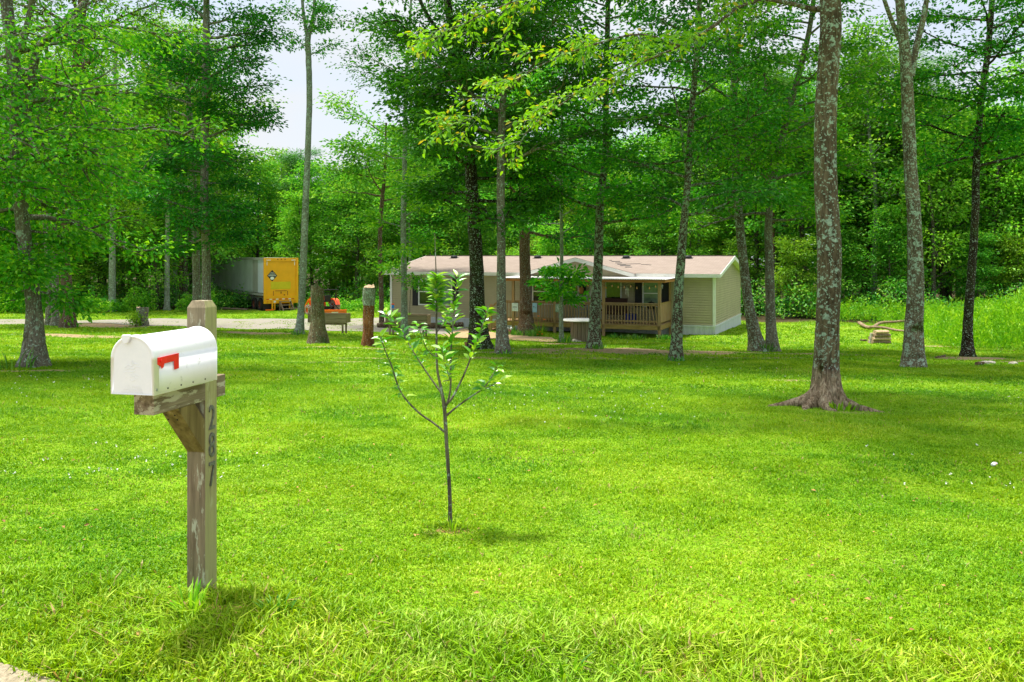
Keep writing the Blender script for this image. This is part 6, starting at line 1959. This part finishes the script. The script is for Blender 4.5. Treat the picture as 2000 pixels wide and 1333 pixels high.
gg_ = Geo()
ZONES = [(2.6, 3.3, 12500, .042, .0040, 3), (3.3, 4.3, 9500, .027, .0038, 3), (4.3, 6.2, 7500, .027, .0040, 2), (6.2, 9, 5000, .027, .0052, 2), (9, 14, 2400, .032, .0085, 1), (14, 22, 950, .038, .015, 1), (22, 34, 330, .048, .028, 1), (34, 62, 120, .055, .048, 1)]
for y0, y1, dens, hh, ww, segs in ZONES:
    x, y = scatter(y0, y1, dens)
    t_ = 0.224 * x + 0.974 * y
    b = bare(x, y)
    keep = (R.uniform(0, 1, len(x)) > b * 1.35 + 0.0) & (t_ > 2.545 + 0.03 * np.sin(x * 9) + 0.02 * np.sin(x * 23) + R.normal(size=len(x)) * 0.03)
    if y1 > 34:
        dr_ = inpoly(x, y, DRIVE); keep &= ~(dr_ & ((vnoise(x, y, 1.3, 21) < 0.60) | (R.uniform(0, 1, len(x)) < 0.45))) & ~inpoly(x, y, PATH)
        hx = (x - HL.x) * HU.x + (y - HL.y) * HU.y; hy = (x - HL.x) * HV.x + (y - HL.y) * HV.y
        keep &= ~((hx > -0.1) & (hx < LEN + 0.1) & (hy > -0.05) & (hy < DEP)) & (R.uniform(0, 1, len(x)) > litter(x, y))
        keep &= ~((hx > uL) & (hx < uR) & (hy > PV + 0.1) & (hy < 0))
    thin = np.clip(2.6 * (0.6 * vnoise(x, y, 0.55, 3) + 0.4 * vnoise(x, y, 0.16, 4) - 0.57), 0, 1) * np.clip((t_ - 2.7) * 1.5, 0, 1)
    keep &= R.uniform(0, 1, len(x)) > 0.80 * thin
    x = x[keep]; y = y[keep]; t_ = t_[keep]; thin = thin[keep]; n_ = len(x)
    rough = np.clip((3.34 - t_ + 0.05 * np.sin(x * 5.3)) / 0.10, 0, 1)
    pat = np.clip(1.6 * (0.5 * vnoise(x, y, 0.30, 1) + 0.5 * vnoise(x, y, 0.09 + y * 0.006, 2)) - 0.3, 0, 1)
    pat2 = np.clip(1.6 * (0.6 * vnoise(x, y, 1.9, 5) + 0.4 * vnoise(x, y, 0.7, 6)) - 0.3, 0, 1)
    H_ = np.where(rough > 0, np.maximum(hh, 0.040), hh) * R.uniform(0.45, 1.25, n_) * (1 + 0.9 * rough * R.uniform(0, 1, n_)) * (0.6 + 0.75 * pat)
    W_ = ww * R.uniform(0.6, 1.4, n_)
    wide = R.uniform(0, 1, n_) < (0.22 + 0.1 * rough)
    W_ = np.where(wide, W_ * 2.1, W_)
    a = R.uniform(0, 6.283, n_); lean = R.uniform(0.15, 1.1, n_) * H_ * np.where(wide, 1.3, 1)
    dx, dy = np.cos(a) * lean, np.sin(a) * lean
    sa = a + math.pi / 2 + R.normal(size=n_) * 0.5; sx, sy = np.cos(sa) * W_ / 2, np.sin(sa) * W_ / 2
    z = gz(x, y) - 0.004
    rnd = np.clip(0.14 + 0.5 * R.uniform(0, 1, n_) - 0.20 * (pat - 0.5) + 0.42 * (pat2 - 0.42) + 0.07 + 0.22 * (R.uniform(0, 1, n_) ** 6), 0, 0.93)
    rnd = np.where(R.uniform(0, 1, n_) < 0.012 + 0.05 * rough * pat + 0.16 * thin, 1.0, np.clip(rnd + 0.10 * rough, 0, 0.95))
    P0 = np.stack([x, y, z], -1); S = np.stack([sx, sy, 0 * x], -1)
    if segs == 1:
        T_ = P0 + np.stack([dx, dy, H_], -1)
        V = np.stack([P0 - S, P0 + S, T_], 1).reshape(-1, 3); Fq = np.arange(n_)[:, None] * 3 + np.array([[0, 1, 2]])
        gg_.add(V, Fq, rnd)
    else:
        Mi = P0 + np.stack([dx * .32, dy * .32, H_ * .62], -1); T_ = P0 + np.stack([dx, dy, H_ * .98 - lean * .12], -1)
        V = np.stack([P0 - S * .8, P0 + S * .8, Mi + S, Mi - S, T_], 1).reshape(-1, 3)
        i5 = np.arange(n_)[:, None] * 5
        gg_.add(V, i5 + np.array([[0, 1, 2, 3]]), rnd)
        gg_.add(V[:0].reshape(0, 3), np.zeros((0, 3), int))
        gg_.F.append(i5 + np.array([[3, 2, 4]]) + (gg_.n - len(V))); gg_.rnd.append(rnd); gg_.mi.append(np.zeros(n_, int))
    # small round-leaved lawn herbs lying between the blades
    if y1 <= 22:
        m_ = int(n_ * 0.60); k_ = R.integers(0, n_, m_); k_ = k_[(vnoise(x[k_], y[k_], 0.8, 9) + 0.15 * R.normal(size=len(k_))) > 0.48]; m_ = len(k_)
        q = P0[k_] + np.stack([R.normal(size=m_) * .01, R.normal(size=m_) * .01, H_[k_] * R.uniform(0.25, 0.75, m_)], -1)
        sz_ = max(0.011, ww * 2.3) * R.uniform(0.6, 1.4, m_)
        gg_.leaves(q, unit(R.normal(size=(m_, 3)) * [1, 1, .3]), unit(R.normal(size=(m_, 3)) * .35 + [0, 0, 1]), sz_, sz_ * 0.8, np.clip(0.30 + R.uniform(-0.2, 0.35, m_) + 0.4 * (pat2[k_] - 0.5), 0, 1))
tag(gg_.obj('grass', M['grass'], attr=True), 'short bright green lawn grass mixed with small clover and weeds', 'grass', kind='stuff')

for k, (px, py, h_, n_, w_, lb) in enumerate([(372, 1206, 0.17, 34, 0.016, 'clump of broad grass blades at the foot of the mailbox post'), (545, 1205, 0.12, 24, 0.014, 'dark green clump of broad grass blades right of the mailbox post'),
                                              (640, 1225, 0.10, 22, 0.011, 'pale-based grass clump furthest right of the mailbox post'), (884, 1036, 0.11, 26, 0.010, 'grass blades growing around the sapling stem'),
                                              (690, 1345, 0.12, 30, 0.012, 'tall rough grass at the bottom edge below the sapling'), (1100, 1330, 0.12, 30, 0.012, 'tall rough grass at the bottom edge right of the sapling'),
                                              (1610, 992, 0.09, 16, 0.010, 'small tuft of pale blades in the lawn below the large tree'), (480, 968, 0.09, 26, 0.009, 'loose tuft of blades in the lawn just right of the mailbox post')]):
    tuft('grass_clump', lb, 'plant', GP(px, py), n_, h_, w_, 'grass' if k in (2, 4, 5, 6, 7) else 'under' if k == 1 else 'weed', 0.05 if k < 3 else 0.07, 0.75, seg=6)

# fallen leaves and clover heads: uncountable scatter
g = Geo()
N = 230
y = 2.9 + R.exponential(3.6, N); x = R.uniform(-0.62, 0.62, N) * y
ok_ = y < 40; x, y = x[ok_], y[ok_]; N = len(x)
p_ = np.stack([x, y, gz(x, y) + 0.03 * (0.224 * x + .974 * y > 2.95) + 0.004 * 1], -1); sz_ = R.uniform(0.012, 0.036, N)
g.leaves(p_, unit(R.normal(size=(N, 3)) * [1, 1, .15]), unit(R.normal(size=(N, 3)) * .3 + [0, 0, 1]), sz_, sz_ * 0.5, R.uniform(0, 1, N))
# twigs and litter on the bare patches
for cx, cy, rx, ry, s in BARE:
    if rx > 0.3 or rx < 0.02:
        continue
    N = 150; x = cx + R.normal(size=N) * rx * .5; y = cy + R.normal(size=N) * ry * .5
    sz_ = R.uniform(0.02, 0.05, N)
    g.leaves(np.stack([x, y, gz(x, y) + R.uniform(0.002, 0.012, N)], -1), unit(R.normal(size=(N, 3)) * [1, 1, .1]), unit(R.normal(size=(N, 3)) * .3 + [0, 0, 1]), sz_, sz_ * 0.10, R.uniform(0, 1, N))
tag(g.obj('fallen_leaves', M['deadleaf'], attr=True), 'brown fallen leaves and twig bits scattered over the lawn', 'leaves', kind='stuff')
g = Geo()
N = 1300
y = 6 + R.exponential(11, N); x = R.uniform(-0.62, 0.62, N) * y
c_ = np.sin(x * .8 + 1) * np.sin(y * .5 + 2) + 0.22 * R.normal(size=N)
ok_ = (y < 45) & (c_ > 0.5) & ~inpoly(x, y, DRIVE) & ~inpoly(x, y, PATH); x, y = x[ok_], y[ok_]; N = len(x)
sz_ = R.uniform(0.005, 0.008, N) * (1 + y / 30)
for k in range(3):
    g.leaves(np.stack([x, y, gz(x, y) + 0.045], -1) - 0, unit(R.normal(size=(N, 3))), unit(R.normal(size=(N, 3))), sz_ * 1.6, sz_ * 1.5, R.uniform(0, 1, N))
tag(g.obj('clover_flowers', M['clover'], attr=True), 'tiny white clover heads dotted over the lawn', 'flowers', kind='stuff')
print('script done', len(bpy.data.objects))
